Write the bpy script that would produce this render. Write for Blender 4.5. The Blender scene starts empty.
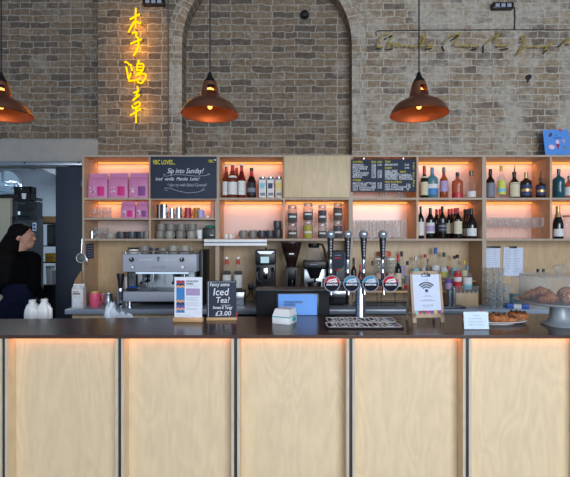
import bpy, bmesh, math, random
from mathutils import Vector, Matrix
random.seed(7)
PI = math.pi
SC = bpy.context.scene
COL = SC.collection
F = 411.0                       # focal length in pixels of the 570 px wide frame
EYE = 1.55
D2, DB = 3.70, 3.98             # shelving front / back
CT, BT = 0.956, 1.053           # back worktop, bar top heights
SH1, SHM, SH2 = 1.917, 1.734, 1.548
def X(px, d): return (px - 285.0) * d / F
def Z(py, d): return EYE - (py - 238.5) * d / F
def S(n, d): return n * d / F
def bard(py): return F * (EYE - BT) / (py - 238.5)   # depth of a point standing on the bar top

# ------------------------------------------------------------------ materials
def lin(c):
    return tuple((v/12.92 if v <= .04045 else ((v+.055)/1.055)**2.4) for v in (x/255 for x in c)) + (1,)
def nt(name):
    m = bpy.data.materials.new(name); m.use_nodes = True
    t = m.node_tree; t.nodes.clear()
    o = t.nodes.new('ShaderNodeOutputMaterial')
    return m, t, o
def N(t, typ, **kw):
    n = t.nodes.new('ShaderNode' + typ)
    for k, v in kw.items():
        if k.startswith('i_'): n.inputs[k[2:].replace('_', ' ')].default_value = v
        else: setattr(n, k, v)
    return n
def mat(name, c, rough=.5, metal=0., var=.08, scale=30., bump=0., emit=None, estr=0., spec=.5):
    m, t, o = nt(name)
    p = N(t, 'BsdfPrincipled'); t.links.new(p.outputs[0], o.inputs[0])
    p.inputs['Roughness'].default_value = rough; p.inputs['Metallic'].default_value = metal
    p.inputs['Specular IOR Level'].default_value = spec
    tc = N(t, 'TexCoord'); no = N(t, 'TexNoise'); no.inputs['Scale'].default_value = scale
    t.links.new(tc.outputs['Object'], no.inputs['Vector'])
    r = N(t, 'MixRGB'); a = lin(c)
    r.inputs[1].default_value = tuple(v*(1-var) for v in a[:3])+(1,)
    r.inputs[2].default_value = tuple(min(1, v*(1+var)) for v in a[:3])+(1,)
    t.links.new(no.outputs[0], r.inputs[0]); t.links.new(r.outputs[0], p.inputs['Base Color'])
    if bump:
        b = N(t, 'Bump'); b.inputs['Strength'].default_value = bump; b.inputs['Distance'].default_value = .01
        t.links.new(no.outputs[0], b.inputs['Height']); t.links.new(b.outputs[0], p.inputs['Normal'])
    if emit:
        p.inputs['Emission Color'].default_value = lin(emit); p.inputs['Emission Strength'].default_value = estr
    return m
def glow(name, c, s):
    m, t, o = nt(name); e = N(t, 'Emission'); e.inputs[0].default_value = lin(c); e.inputs[1].default_value = s
    t.links.new(e.outputs[0], o.inputs[0]); return m
def glassy(name, tint, opac=.12, rough=.05, edge=.6, body=None):
    """thin tinted glass: see-through in the middle, shinier and denser towards its edges"""
    m, t, o = nt(name)
    tr = N(t, 'BsdfTransparent'); tr.inputs[0].default_value = lin(tint)
    p = N(t, 'BsdfPrincipled'); p.inputs['Base Color'].default_value = lin(body or tint)
    p.inputs['Roughness'].default_value = rough; p.inputs['Specular IOR Level'].default_value = .8
    lw = N(t, 'LayerWeight'); lw.inputs[0].default_value = .35
    ma = N(t, 'Math', operation='MULTIPLY_ADD'); ma.inputs[1].default_value = edge; ma.inputs[2].default_value = opac
    ma.use_clamp = True
    t.links.new(lw.outputs['Facing'], ma.inputs[0])
    mx = N(t, 'MixShader'); t.links.new(ma.outputs[0], mx.inputs[0])
    t.links.new(tr.outputs[0], mx.inputs[1]); t.links.new(p.outputs[0], mx.inputs[2]); t.links.new(mx.outputs[0], o.inputs[0])
    return m
def plywood(name, c, contrast=.10, rough=.45, scale=1., vertical=True):
    m, t, o = nt(name); p = N(t, 'BsdfPrincipled'); t.links.new(p.outputs[0], o.inputs[0])
    p.inputs['Roughness'].default_value = rough
    tc = N(t, 'TexCoord'); oi = N(t, 'ObjectInfo')
    mp = N(t, 'Mapping'); mp.inputs['Scale'].default_value = (3.2*scale, 3.2*scale, .8*scale) if vertical else (.8*scale, 3.2*scale, 3.2*scale)
    ad = N(t, 'VectorMath', operation='ADD'); cm = N(t, 'CombineXYZ')
    mu = N(t, 'Math', operation='MULTIPLY'); mu.inputs[1].default_value = 37.
    t.links.new(oi.outputs['Random'], mu.inputs[0])
    for i in range(3): t.links.new(mu.outputs[0], cm.inputs[i])
    t.links.new(tc.outputs['Object'], mp.inputs[0]); t.links.new(mp.outputs[0], ad.inputs[0]); t.links.new(cm.outputs[0], ad.inputs[1])
    n1 = N(t, 'TexNoise'); n1.inputs['Scale'].default_value = 1.3; n1.inputs['Detail'].default_value = 2.; n1.inputs['Distortion'].default_value = .6
    t.links.new(ad.outputs[0], n1.inputs['Vector'])
    m2 = N(t, 'Math', operation='MULTIPLY'); m2.inputs[1].default_value = 70.
    sn = N(t, 'Math', operation='SINE'); t.links.new(n1.outputs[0], m2.inputs[0]); t.links.new(m2.outputs[0], sn.inputs[0])
    n2 = N(t, 'TexNoise'); n2.inputs['Scale'].default_value = 14.; n2.inputs['Detail'].default_value = 5.
    t.links.new(ad.outputs[0], n2.inputs['Vector'])
    a1 = N(t, 'Math', operation='MULTIPLY_ADD'); a1.inputs[1].default_value = .16
    t.links.new(sn.outputs[0], a1.inputs[0]); t.links.new(n2.outputs[0], a1.inputs[2])
    r = N(t, 'ValToRGB'); a = lin(c)
    r.color_ramp.elements[0].position = .15; r.color_ramp.elements[1].position = .85
    r.color_ramp.elements[0].color = tuple(v*(1-contrast*1.6) for v in a[:3])+(1,)
    r.color_ramp.elements[1].color = tuple(min(1, v*(1+contrast)) for v in a[:3])+(1,)
    t.links.new(a1.outputs[0], r.inputs[0]); t.links.new(r.outputs[0], p.inputs['Base Color'])
    return m
def brick_mat():
    m, t, o = nt('old stock brick'); p = N(t, 'BsdfPrincipled'); t.links.new(p.outputs[0], o.inputs[0])
    p.inputs['Roughness'].default_value = .92; p.inputs['Specular IOR Level'].default_value = .2
    uv = N(t, 'UVMap')
    dn = N(t, 'TexNoise'); dn.inputs['Scale'].default_value = 9.; dn.inputs['Detail'].default_value = 4.
    t.links.new(uv.outputs[0], dn.inputs['Vector'])
    sb = N(t, 'VectorMath', operation='SUBTRACT'); sb.inputs[1].default_value = (.5, .5, .5); t.links.new(dn.outputs['Color'], sb.inputs[0])
    ml = N(t, 'VectorMath', operation='SCALE'); ml.inputs['Scale'].default_value = .045; t.links.new(sb.outputs[0], ml.inputs[0])
    ad = N(t, 'VectorMath', operation='ADD'); t.links.new(uv.outputs[0], ad.inputs[0]); t.links.new(ml.outputs[0], ad.inputs[1])
    b = N(t, 'TexBrick'); b.offset = .5; b.offset_frequency = 2; b.squash = .62; b.squash_frequency = 2
    b.inputs['Scale'].default_value = 1.; b.inputs['Brick Width'].default_value = .215; b.inputs['Row Height'].default_value = .0686
    b.inputs['Mortar Size'].default_value = .0062; b.inputs['Mortar Smooth'].default_value = .35; b.inputs['Bias'].default_value = -.1
    b.inputs['Color1'].default_value = (0, 0, 0, 1); b.inputs['Color2'].default_value = (1, 1, 1, 1); b.inputs['Mortar'].default_value = (.5, .5, .5, 1)
    t.links.new(ad.outputs[0], b.inputs['Vector'])
    # brick tint per brick
    r = N(t, 'ValToRGB'); e = r.color_ramp.elements
    e[0].position = 0.; e[0].color = lin((98, 88, 79)); e[1].position = 1.; e[1].color = lin((142, 125, 105))
    for pos, c in ((.05, (96, 86, 79)), (.15, (112, 99, 86)), (.5, (126, 109, 91)), (.8, (126, 114, 99))):
        x = e.new(pos); x.color = lin(c)
    t.links.new(b.outputs['Color'], r.inputs[0])
    # soot and bloom inside the bricks
    n2 = N(t, 'TexNoise'); n2.inputs['Scale'].default_value = 26.; n2.inputs['Detail'].default_value = 6.; t.links.new(uv.outputs[0], n2.inputs['Vector'])
    r2 = N(t, 'ValToRGB'); r2.color_ramp.elements[0].position = .3; r2.color_ramp.elements[1].position = .72
    r2.color_ramp.elements[0].color = (.6, .59, .58, 1); r2.color_ramp.elements[1].color = (1.28, 1.26, 1.22, 1)
    t.links.new(n2.outputs[0], r2.inputs[0])
    mu = N(t, 'MixRGB', blend_type='MULTIPLY'); mu.inputs[0].default_value = .85
    t.links.new(r.outputs[0], mu.inputs[1]); t.links.new(r2.outputs[0], mu.inputs[2])
    # smeared lime mortar: wider in patches
    n3 = N(t, 'TexNoise'); n3.inputs['Scale'].default_value = 3.1; n3.inputs['Detail'].default_value = 9.; n3.inputs['Roughness'].default_value = .68
    t.links.new(uv.outputs[0], n3.inputs['Vector'])
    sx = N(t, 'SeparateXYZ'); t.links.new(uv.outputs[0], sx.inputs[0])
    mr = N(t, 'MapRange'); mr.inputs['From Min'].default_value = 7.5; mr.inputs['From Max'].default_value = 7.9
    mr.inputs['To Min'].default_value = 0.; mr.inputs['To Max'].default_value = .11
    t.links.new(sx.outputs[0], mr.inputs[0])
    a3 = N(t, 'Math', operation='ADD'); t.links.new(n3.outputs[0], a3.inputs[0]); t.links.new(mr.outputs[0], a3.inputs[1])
    r3 = N(t, 'ValToRGB'); r3.color_ramp.elements[0].position = .55; r3.color_ramp.elements[1].position = .69
    r3.color_ramp.elements[1].color = (.75, .75, .75, 1)
    t.links.new(a3.outputs[0], r3.inputs[0])
    mx = N(t, 'Math', operation='MAXIMUM'); t.links.new(b.outputs['Fac'], mx.inputs[0]); t.links.new(r3.outputs[0], mx.inputs[1])
    mort = N(t, 'MixRGB'); mort.inputs[1].default_value = lin((112, 103, 91)); mort.inputs[2].default_value = lin((182, 175, 164))
    t.links.new(n2.outputs[0], mort.inputs[0])
    fin = N(t, 'MixRGB'); t.links.new(mx.outputs[0], fin.inputs[0]); t.links.new(mu.outputs[0], fin.inputs[1]); t.links.new(mort.outputs[0], fin.inputs[2])
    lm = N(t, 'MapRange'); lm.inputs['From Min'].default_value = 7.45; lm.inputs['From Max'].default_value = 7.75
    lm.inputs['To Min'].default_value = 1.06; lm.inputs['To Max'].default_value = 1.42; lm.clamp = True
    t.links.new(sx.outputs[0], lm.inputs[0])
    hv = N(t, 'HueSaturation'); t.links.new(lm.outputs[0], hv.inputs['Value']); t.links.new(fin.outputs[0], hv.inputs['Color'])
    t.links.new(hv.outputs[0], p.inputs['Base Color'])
    h = N(t, 'Math', operation='MULTIPLY_ADD'); h.inputs[1].default_value = -.7
    t.links.new(b.outputs['Fac'], h.inputs[0]); t.links.new(n2.outputs[0], h.inputs[2])
    bp = N(t, 'Bump'); bp.inputs['Strength'].default_value = .55; bp.inputs['Distance'].default_value = .012
    t.links.new(h.outputs[0], bp.inputs['Height']); t.links.new(bp.outputs[0], p.inputs['Normal'])
    return m
M = {}
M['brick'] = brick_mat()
M['concrete'] = mat('concrete', (150, 147, 142), .9, var=.14, scale=9, bump=.3)
M['ply_front'] = plywood('birch plywood panel', (224, 200, 163), .06, .5)
M['ply_edge'] = plywood('birch plywood edge', (200, 188, 168), .08, .6)
M['ply_shelf'] = plywood('birch plywood shelf', (196, 168, 132), .08, .55, vertical=False)
M['ply_side'] = plywood('birch plywood upright', (190, 158, 128), .08, .55)
M['ply_back'] = plywood('birch plywood backing', (190, 162, 126), .08, .45)
M['ply_edge_grey'] = plywood('plywood edge of shelving', (172, 154, 136), .08, .6)
M['pale_back'] = mat('pale back panel', (214, 186, 176), .25, var=.04, scale=3)
M['bartop'] = mat('dark brown bar top', (74, 55, 48), .2, var=.12, scale=6)
M['channel'] = mat('dark bronze channel', (52, 46, 44), .45)
M['steel'] = mat('brushed steel', (178, 184, 190), .28, 1., var=.05)
M['worktop'] = mat('satin steel worktop', (172, 184, 198), .3, .3, var=.03)
M['steel_dark'] = mat('dark steel', (96, 100, 106), .35, 1.)
M['chrome'] = mat('chrome', (182, 186, 192), .12, 1., var=.02)
M['machine_grey'] = mat('grey machine panel', (166, 173, 187), .42, 0.)
M['black'] = mat('black plastic', (22, 22, 25), .38)
M['black_matt'] = mat('matt black', (15, 17, 23), .6, spec=.2)
M['navy'] = mat('dark slate blue door paint', (36, 43, 56), .55)
M['board'] = mat('blackboard slate', (42, 50, 68), .75, var=.18, scale=14)
M['chalk'] = mat('white chalk', (228, 230, 235), .9)
M['chalk_soft'] = mat('faint chalk', (175, 182, 195), .9)
M['chalk_yellow'] = mat('yellow chalk', (222, 210, 60), .9)
M['white'] = mat('white plastic', (232, 234, 236), .35)
M['paper'] = mat('white paper', (226, 230, 240), .8)
M['paper_blue'] = mat('bluish white paper', (205, 214, 235), .8)
M['ink'] = mat('printed ink', (70, 72, 84), .8)
M['ink_soft'] = mat('grey print', (150, 155, 172), .8)
M['copper'] = mat('brushed copper', (176, 98, 62), .3, .95, var=.08, scale=60)
M['copper_dark'] = mat('weathered copper outside', (156, 106, 84), .36, .8, var=.14, scale=40)
M['cord'] = mat('dark cord', (34, 36, 42), .8)
M['conduit'] = mat('painted conduit', (84, 84, 82), .6)
M['gold'] = mat('gold painted tube', (176, 150, 70), .45, .2)
M['pink_bag'] = mat('pink coffee bag', (200, 128, 170), .5, var=.07, scale=18, bump=.25)
M['magenta'] = mat('magenta label', (206, 42, 130), .6, var=.15, scale=60)
M['violet'] = mat('violet label', (130, 70, 140), .6, var=.15, scale=60)
M['pale_pink'] = mat('pale pink print', (232, 196, 214), .6, var=.2, scale=90)
M['oak'] = plywood('oak block', (206, 164, 118), .1, .5, vertical=False)
M['wood_frame'] = plywood('pine easel frame', (178, 152, 126), .1, .6)
M['mug_grey'] = mat('grey stoneware', (126, 122, 116), .45, var=.1, scale=50)
M['mug_sage'] = mat('sage grey stoneware', (150, 148, 138), .45, var=.1, scale=50)
M['mug_dark'] = mat('charcoal stoneware', (62, 64, 70), .4, var=.1, scale=50)
M['mug_white'] = mat('white china', (222, 218, 214), .3)
M['glass'] = glassy('clear glass', (250, 251, 251), .03, .05, .30, (225, 232, 236))
M['glass_jar'] = glassy('clear jar glass', (247, 248, 248), .05, .06, .42, (205, 212, 216))
M['glass_green'] = glassy('green bottle glass', (40, 70, 44), .55, .08, .5, (20, 38, 24))
M['glass_dark'] = glassy('dark wine bottle glass', (24, 26, 26), .9, .1, .2, (14, 16, 17))
M['glass_storage'] = glassy('storage jar glass', (238, 238, 238), .10, .08, .62, (150, 146, 144))
M['glass_base'] = glassy('thick glass base', (236, 242, 245), .40, .08, .4, (205, 214, 222))
M['glass_brown'] = glassy('brown bottle glass', (90, 50, 28), .6, .1, .4, (50, 28, 18))
M['glass_amber'] = glassy('amber spirit', (214, 138, 84), .4, .1, .4, (176, 104, 60))
M['glass_pinkamber'] = glassy('rosy spirit', (226, 150, 118), .45, .1, .4, (190, 112, 84))
M['glass_teal'] = glassy('teal bottle glass', (70, 140, 150), .55, .1, .4, (44, 100, 112))
M['glass_blue'] = glassy('pale aqua bottle glass', (150, 196, 205), .4, .1, .4, (110, 160, 175))
M['glass_syrup'] = glassy('brown orange syrup', (176, 92, 50), .5, .1, .4, (140, 66, 36))
M['glass_redsyrup'] = glassy('red syrup', (150, 36, 34), .65, .1, .4, (120, 26, 26))
M['label_white'] = mat('white label', (214, 214, 214), .7, var=.4, scale=75)
M['label_cream'] = mat('cream label', (208, 198, 168), .7, var=.35, scale=75)
M['label_blue'] = mat('blue label', (60, 128, 190), .6, var=.15, scale=90)
M['label_navy'] = mat('navy label', (44, 56, 96), .6, var=.2, scale=90)
M['label_red'] = mat('red label', (190, 36, 46), .6, var=.15, scale=90)
M['label_yellow'] = mat('yellow green label', (206, 204, 96), .6, var=.25, scale=90)
M['label_lilac'] = mat('lilac label', (170, 150, 186), .6, var=.2, scale=90)
M['label_purple'] = mat('purple label', (104, 74, 160), .6, var=.2, scale=90)
M['label_black'] = mat('black label', (34, 34, 40), .6, var=.3, scale=90)
M['label_grey'] = mat('grey patterned label', (120, 124, 136), .6, var=.4, scale=110)
M['label_aqua'] = mat('aqua label', (120, 190, 205), .6, var=.15, scale=90)
M['foil_red'] = mat('red foil capsule', (172, 40, 56), .4, .2)
M['foil_gold'] = mat('gold foil', (190, 160, 110), .35, .6)
M['cap_blue'] = mat('blue cap', (44, 92, 180), .4)
M['cap_bluegrey'] = mat('blue grey cap', (96, 140, 170), .4)
M['cap_red'] = mat('red cap', (190, 44, 50), .4)
M['cap_green'] = mat('dark green cap', (30, 60, 46), .4)
M['cap_yellow'] = mat('yellow cap', (206, 180, 80), .4)
M['coffee'] = mat('coffee beans', (44, 34, 30), .6, var=.5, scale=120, bump=.6)
M['leaf_tea'] = mat('yellow dried flowers', (214, 200, 60), .7, var=.3, scale=110, bump=.5)
M['tea_dark'] = mat('dark loose tea', (70, 68, 74), .8, var=.9, scale=75, bump=.6)
M['tea_brown'] = mat('brown dried fruit', (104, 84, 74), .8, var=.8, scale=75, bump=.6)
M['led'] = glow('warm led strip', (255, 178, 84), 1.25)
M['led_bar'] = glow('warm led strip under bar top', (255, 142, 50), 9.)
M['neon'] = glow('yellow neon tube', (255, 214, 0), 3.2)
M['bulb'] = glow('filament bulb', (255, 170, 84), 3.2)
M['screen'] = mat('blue screen', (70, 120, 190), .3, emit=(96, 150, 220), estr=.45)
M['lcd'] = glow('pale lcd', (190, 225, 240), .9)
M['white_led'] = glow('cool work light', (200, 228, 255), 1.0)
M['skin'] = mat('skin', (172, 128, 108), .55, var=.05)
M['hair'] = mat('black hair', (9, 8, 9), .8, var=.3, scale=60, spec=.12)
M['sweater'] = mat('black sweater', (9, 9, 12), 1., var=.2, scale=80, spec=.05)
M['jeans'] = mat('dark blue denim', (20, 24, 42), 1., var=.2, scale=120, spec=.05)
M['shoe'] = mat('black shoe', (20, 20, 22), .6)
M['croissant'] = mat('baked croissant crust', (158, 92, 52), .42, var=.55, scale=26, bump=.3)
def croissant_mat():
    m, t, o = nt('flaky croissant crust'); p = N(t, 'BsdfPrincipled'); t.links.new(p.outputs[0], o.inputs[0])
    p.inputs['Roughness'].default_value = .4
    tc = N(t, 'TexCoord'); wv = N(t, 'TexWave'); wv.inputs['Scale'].default_value = 24.; wv.inputs['Distortion'].default_value = 4.; wv.inputs['Detail'].default_value = 3.; wv.inputs['Detail Scale'].default_value = 2.
    t.links.new(tc.outputs['Object'], wv.inputs['Vector'])
    r = N(t, 'ValToRGB'); r.color_ramp.elements[0].color = lin((134, 76, 46)); r.color_ramp.elements[1].color = lin((196, 132, 84))
    x = r.color_ramp.elements.new(.45); x.color = lin((156, 92, 54))
    t.links.new(wv.outputs['Fac'], r.inputs[0]); t.links.new(r.outputs[0], p.inputs['Base Color'])
    b = N(t, 'Bump'); b.inputs['Strength'].default_value = .5; b.inputs['Distance'].default_value = .006
    t.links.new(wv.outputs['Fac'], b.inputs['Height']); t.links.new(b.outputs[0], p.inputs['Normal']); return m
M['croissant'] = croissant_mat()
M['pastry'] = mat('baked pastry', (168, 106, 62), .5, var=.8, scale=45, bump=.6)
M['icing'] = mat('sugar glaze', (116, 68, 48), .3, var=.4, scale=40)
M['standgrey'] = mat('grey enamel', (150, 158, 166), .35, .1)
M['teal'] = mat('teal print', (40, 170, 176), .5)
M['kitchen_wall'] = mat('kitchen wall white', (176, 186, 196), .6, var=.04, scale=2)
M['kitchen_cream'] = mat('cream cabinet', (170, 168, 150), .6)
M['kitchen_grey'] = mat('grey appliance', (58, 64, 70), .45)
M['kitchen_dark'] = mat('dark appliance', (30, 34, 38), .4)
M['film'] = mat('crumpled plastic film', (196, 208, 220), .3, var=.1, bump=.4)
M['cardboard'] = mat('brown cardboard', (150, 116, 84), .8)
M['yellow_box'] = mat('yellow box', (196, 150, 40), .7)
M['tub'] = mat('translucent tub', (170, 180, 184), .5)
M['pinkmug'] = mat('pink jug', (222, 88, 122), .4)
M['gold_cup'] = mat('ochre cup', (178, 136, 40), .45)
M['lilac_cup'] = mat('lilac cup', (176, 166, 206), .45)
M['red_cup'] = mat('crimson cup', (164, 44, 60), .4)
M['rose_cup'] = mat('rose paper cup', (206, 150, 140), .6)
M['green'] = mat('green cloth', (40, 140, 110), .7)
M['blue_cloth'] = mat('blue plastic', (34, 84, 170), .5)
M['poster_blue'] = mat('blue poster', (84, 142, 220), .7)
M['hop'] = glassy('smoked hopper plastic', (60, 40, 36), .8, .15, .2, (44, 28, 25))
M['amber_liquid'] = mat('amber liquor', (150, 82, 54), .3)
M['floor'] = mat('polished concrete floor', (120, 118, 114), .4, var=.1, scale=3)
M['ceiling'] = mat('dark painted ceiling', (70, 70, 72), .9)

# ------------------------------------------------------------------ mesh builder
class B:
    def __init__(s): s.bm = bmesh.new()
    def box(s, x0, x1, y0, y1, z0, z1, bev=0., rot=None, seg=2):
        c = Vector(((x0+x1)/2, (y0+y1)/2, (z0+z1)/2))
        r = bmesh.ops.create_cube(s.bm, size=1.); vs = r['verts']
        bmesh.ops.scale(s.bm, vec=(abs(x1-x0), abs(y1-y0), abs(z1-z0)), verts=vs)
        if bev:
            es = list({e for v in vs for e in v.link_edges})
            rr = bmesh.ops.bevel(s.bm, geom=es, offset=bev, segments=seg, affect='EDGES', profile=.5)
            vs = list({v for f in rr['faces'] for v in f.verts} | {v for v in vs if v.is_valid})
        if rot: bmesh.ops.rotate(s.bm, cent=(0, 0, 0), matrix=rot, verts=vs)
        bmesh.ops.translate(s.bm, vec=c, verts=vs); return s
    def lathe(s, prof, c=(0, 0, 0), seg=20, a0=0., a1=2*PI, rot=None, sq=0., sx=1., sy=1., skip=None):
        full = abs(a1-a0-2*PI) < 1e-6; n = seg if full else seg+1
        rings = []; new = []
        for r, z in prof:
            if r < 1e-6:
                v = s.bm.verts.new((0, 0, z)); rings.append([v]); new.append(v); continue
            ring = []
            for i in range(n):
                a = a0+(a1-a0)*i/seg; k = 1.
                if sq: k = 1/((abs(math.cos(a))**(2+sq*6)+abs(math.sin(a))**(2+sq*6))**(1/(2+sq*6)))
                v = s.bm.verts.new((r*k*math.cos(a)*sx, r*k*math.sin(a)*sy, z)); ring.append(v); new.append(v)
            rings.append(ring)
        for j in range(len(rings)-1):
            p, q = rings[j], rings[j+1]
            m = n if full else n-1
            if len(p) == 1 and len(q) == 1: continue
            for i in range(m):
                if skip and skip(j, i): continue
                k = (i+1) % n
                if len(p) == 1: f = [p[0], q[k], q[i]]
                elif len(q) == 1: f = [p[i], p[k], q[0]]
                else: f = [p[i], p[k], q[k], q[i]]
                try: s.bm.faces.new(f)
                except ValueError: pass
        if rot: bmesh.ops.rotate(s.bm, cent=(0, 0, 0), matrix=rot, verts=new)
        bmesh.ops.translate(s.bm, vec=c, verts=new); return s
    def tube(s, pts, rad, seg=8, sx=1.):
        pts = [Vector(p) for p in pts]
        rads = rad if isinstance(rad, (list, tuple)) else [rad]*len(pts)
        rings = []; up = Vector((0, 0, 1)); prev = None
        for i, p in enumerate(pts):
            d = (pts[min(i+1, len(pts)-1)]-pts[max(i-1, 0)])
            if d.length < 1e-9: d = Vector((0, 0, 1))
            d.normalize()
            if prev is None:
                u = d.cross(up if abs(d.z) < .9 else Vector((1, 0, 0))).normalized()
            else:
                u = prev-d*prev.dot(d)
                u = u.normalized() if u.length > 1e-6 else d.orthogonal().normalized()
            prev = u; w = d.cross(u)
            rings.append([s.bm.verts.new(p+(u*math.cos(2*PI*k/seg)*sx+w*math.sin(2*PI*k/seg))*rads[i]) for k in range(seg)])
        for a, b in zip(rings, rings[1:]):
            for k in range(seg):
                s.bm.faces.new([a[k], a[(k+1) % seg], b[(k+1) % seg], b[k]])
        s.bm.faces.new(rings[0][::-1]); s.bm.faces.new(rings[-1]); return s
    def poly(s, pts):
        s.bm.faces.new([s.bm.verts.new(p) for p in pts]); return s
    def prism(s, pts, y0, y1):
        """polygon in the x-z plane extruded along y"""
        a = [s.bm.verts.new((x, y0, z)) for x, z in pts]; b = [s.bm.verts.new((x, y1, z)) for x, z in pts]
        n = len(pts); s.bm.faces.new(a); s.bm.faces.new(b[::-1])
        for i in range(n): s.bm.faces.new([a[i], b[i], b[(i+1) % n], a[(i+1) % n]])
        return s
    def ell(s, c, r, seg=16, rings=10, rot=None):
        q = bmesh.ops.create_uvsphere(s.bm, u_segments=seg, v_segments=rings, radius=1.)['verts']
        bmesh.ops.scale(s.bm, vec=r, verts=q)
        if rot: bmesh.ops.rotate(s.bm, cent=(0, 0, 0), matrix=rot, verts=q)
        bmesh.ops.translate(s.bm, vec=c, verts=q); return s
    def rot(s, m, cent=(0, 0, 0)):
        bmesh.ops.rotate(s.bm, cent=cent, matrix=m, verts=s.bm.verts[:]); return s
    def move(s, v):
        bmesh.ops.translate(s.bm, vec=v, verts=s.bm.verts[:]); return s
RX = lambda a: Matrix.Rotation(a, 3, 'X')
RY = lambda a: Matrix.Rotation(a, 3, 'Y')
RZ = lambda a: Matrix.Rotation(a, 3, 'Z')
FACE = RX(PI/2)                # turns something lying in x-y to face the camera

def finish(me, m, smooth=38):
    me.materials.append(m)
    me.polygons.foreach_set('use_smooth', [True]*len(me.polygons))
    me.set_sharp_from_angle(angle=math.radians(smooth)); me.update()
def obj(name, b, m, parent=None, world=False, norm=True):
    if world and parent is not None: b.move(-Vector(parent.location))
    if norm: bmesh.ops.recalc_face_normals(b.bm, faces=b.bm.faces[:])
    me = bpy.data.meshes.new(name); b.bm.to_mesh(me); b.bm.free()
    finish(me, m)
    o = bpy.data.objects.new(name, me); COL.objects.link(o)
    if parent is not None: o.parent = parent
    return o
def thing(name, label, cat, loc=(0, 0, 0), rz=0., group=None):
    o = bpy.data.objects.new(name, None); COL.objects.link(o); o.empty_display_size = .05
    o.location = loc; o.rotation_euler = (0, 0, rz)
    o['label'] = label; o['category'] = cat
    if group: o['group'] = group
    return o
def tag(o, label, cat, group=None):
    o['label'] = label; o['category'] = cat
    if group: o['group'] = group
    return o
def struct(name, b, m):
    o = obj(name, b, m); o['kind'] = 'structure'; return o
def dup(root, loc, label, rz=None, group=None):
    r = root.copy(); COL.objects.link(r); r.location = loc; r['label'] = label
    if rz is not None: r.rotation_euler = (root.rotation_euler.x, root.rotation_euler.y, rz)
    if group: r['group'] = group
    for ch in list(root.children):
        c = ch.copy(); COL.objects.link(c); c.parent = r
        for g in ch.children:
            e = g.copy(); COL.objects.link(e); e.parent = c
    return r
def text(name, body, size, m, parent, loc, align='LEFT', rot=(PI/2, 0, 0), shear=0., depth=.0004, sx=1., bold=0., spacing=1., lines=1.):
    cu = bpy.data.curves.new(name, 'FONT'); cu.body = body; cu.size = size; cu.align_x = align
    cu.shear = shear; cu.extrude = depth; cu.offset = bold; cu.space_character = spacing; cu.space_line = lines
    cu.resolution_u = 2
    tmp = bpy.data.objects.new(name+'_tmp', cu); COL.objects.link(tmp)
    bpy.context.view_layer.update()
    dg = bpy.context.evaluated_depsgraph_get()
    me = bpy.data.meshes.new_from_object(tmp.evaluated_get(dg))
    bpy.data.objects.remove(tmp); bpy.data.curves.remove(cu)
    me.materials.clear(); me.materials.append(m); me.name = name
    o = bpy.data.objects.new(name, me); COL.objects.link(o)
    if parent is not None: o.parent = parent
    o.location = loc; o.rotation_euler = rot; o.scale = (sx, 1, 1)
    return o
ORD = ['first', 'second', 'third', 'fourth', 'fifth', 'sixth', 'seventh', 'eighth', 'ninth', 'tenth', 'eleventh', 'twelfth', 'thirteenth', 'fourteenth']
# ================================================================== camera
cam = bpy.data.cameras.new('camera'); co = bpy.data.objects.new('camera', cam); COL.objects.link(co)
cam.sensor_fit = 'HORIZONTAL'; cam.sensor_width = 36.; cam.lens = F/570*36; cam.clip_start = .05
co.location = (0, 0, EYE); co.rotation_euler = (PI/2, 0, 0); SC.camera = co
SC.view_settings.view_transform = 'Standard'; SC.view_settings.look = 'None'; SC.view_settings.exposure = 0.
SC.cycles.transparent_max_bounces = 24; SC.cycles.max_bounces = 8; SC.cycles.use_denoising = True

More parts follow.
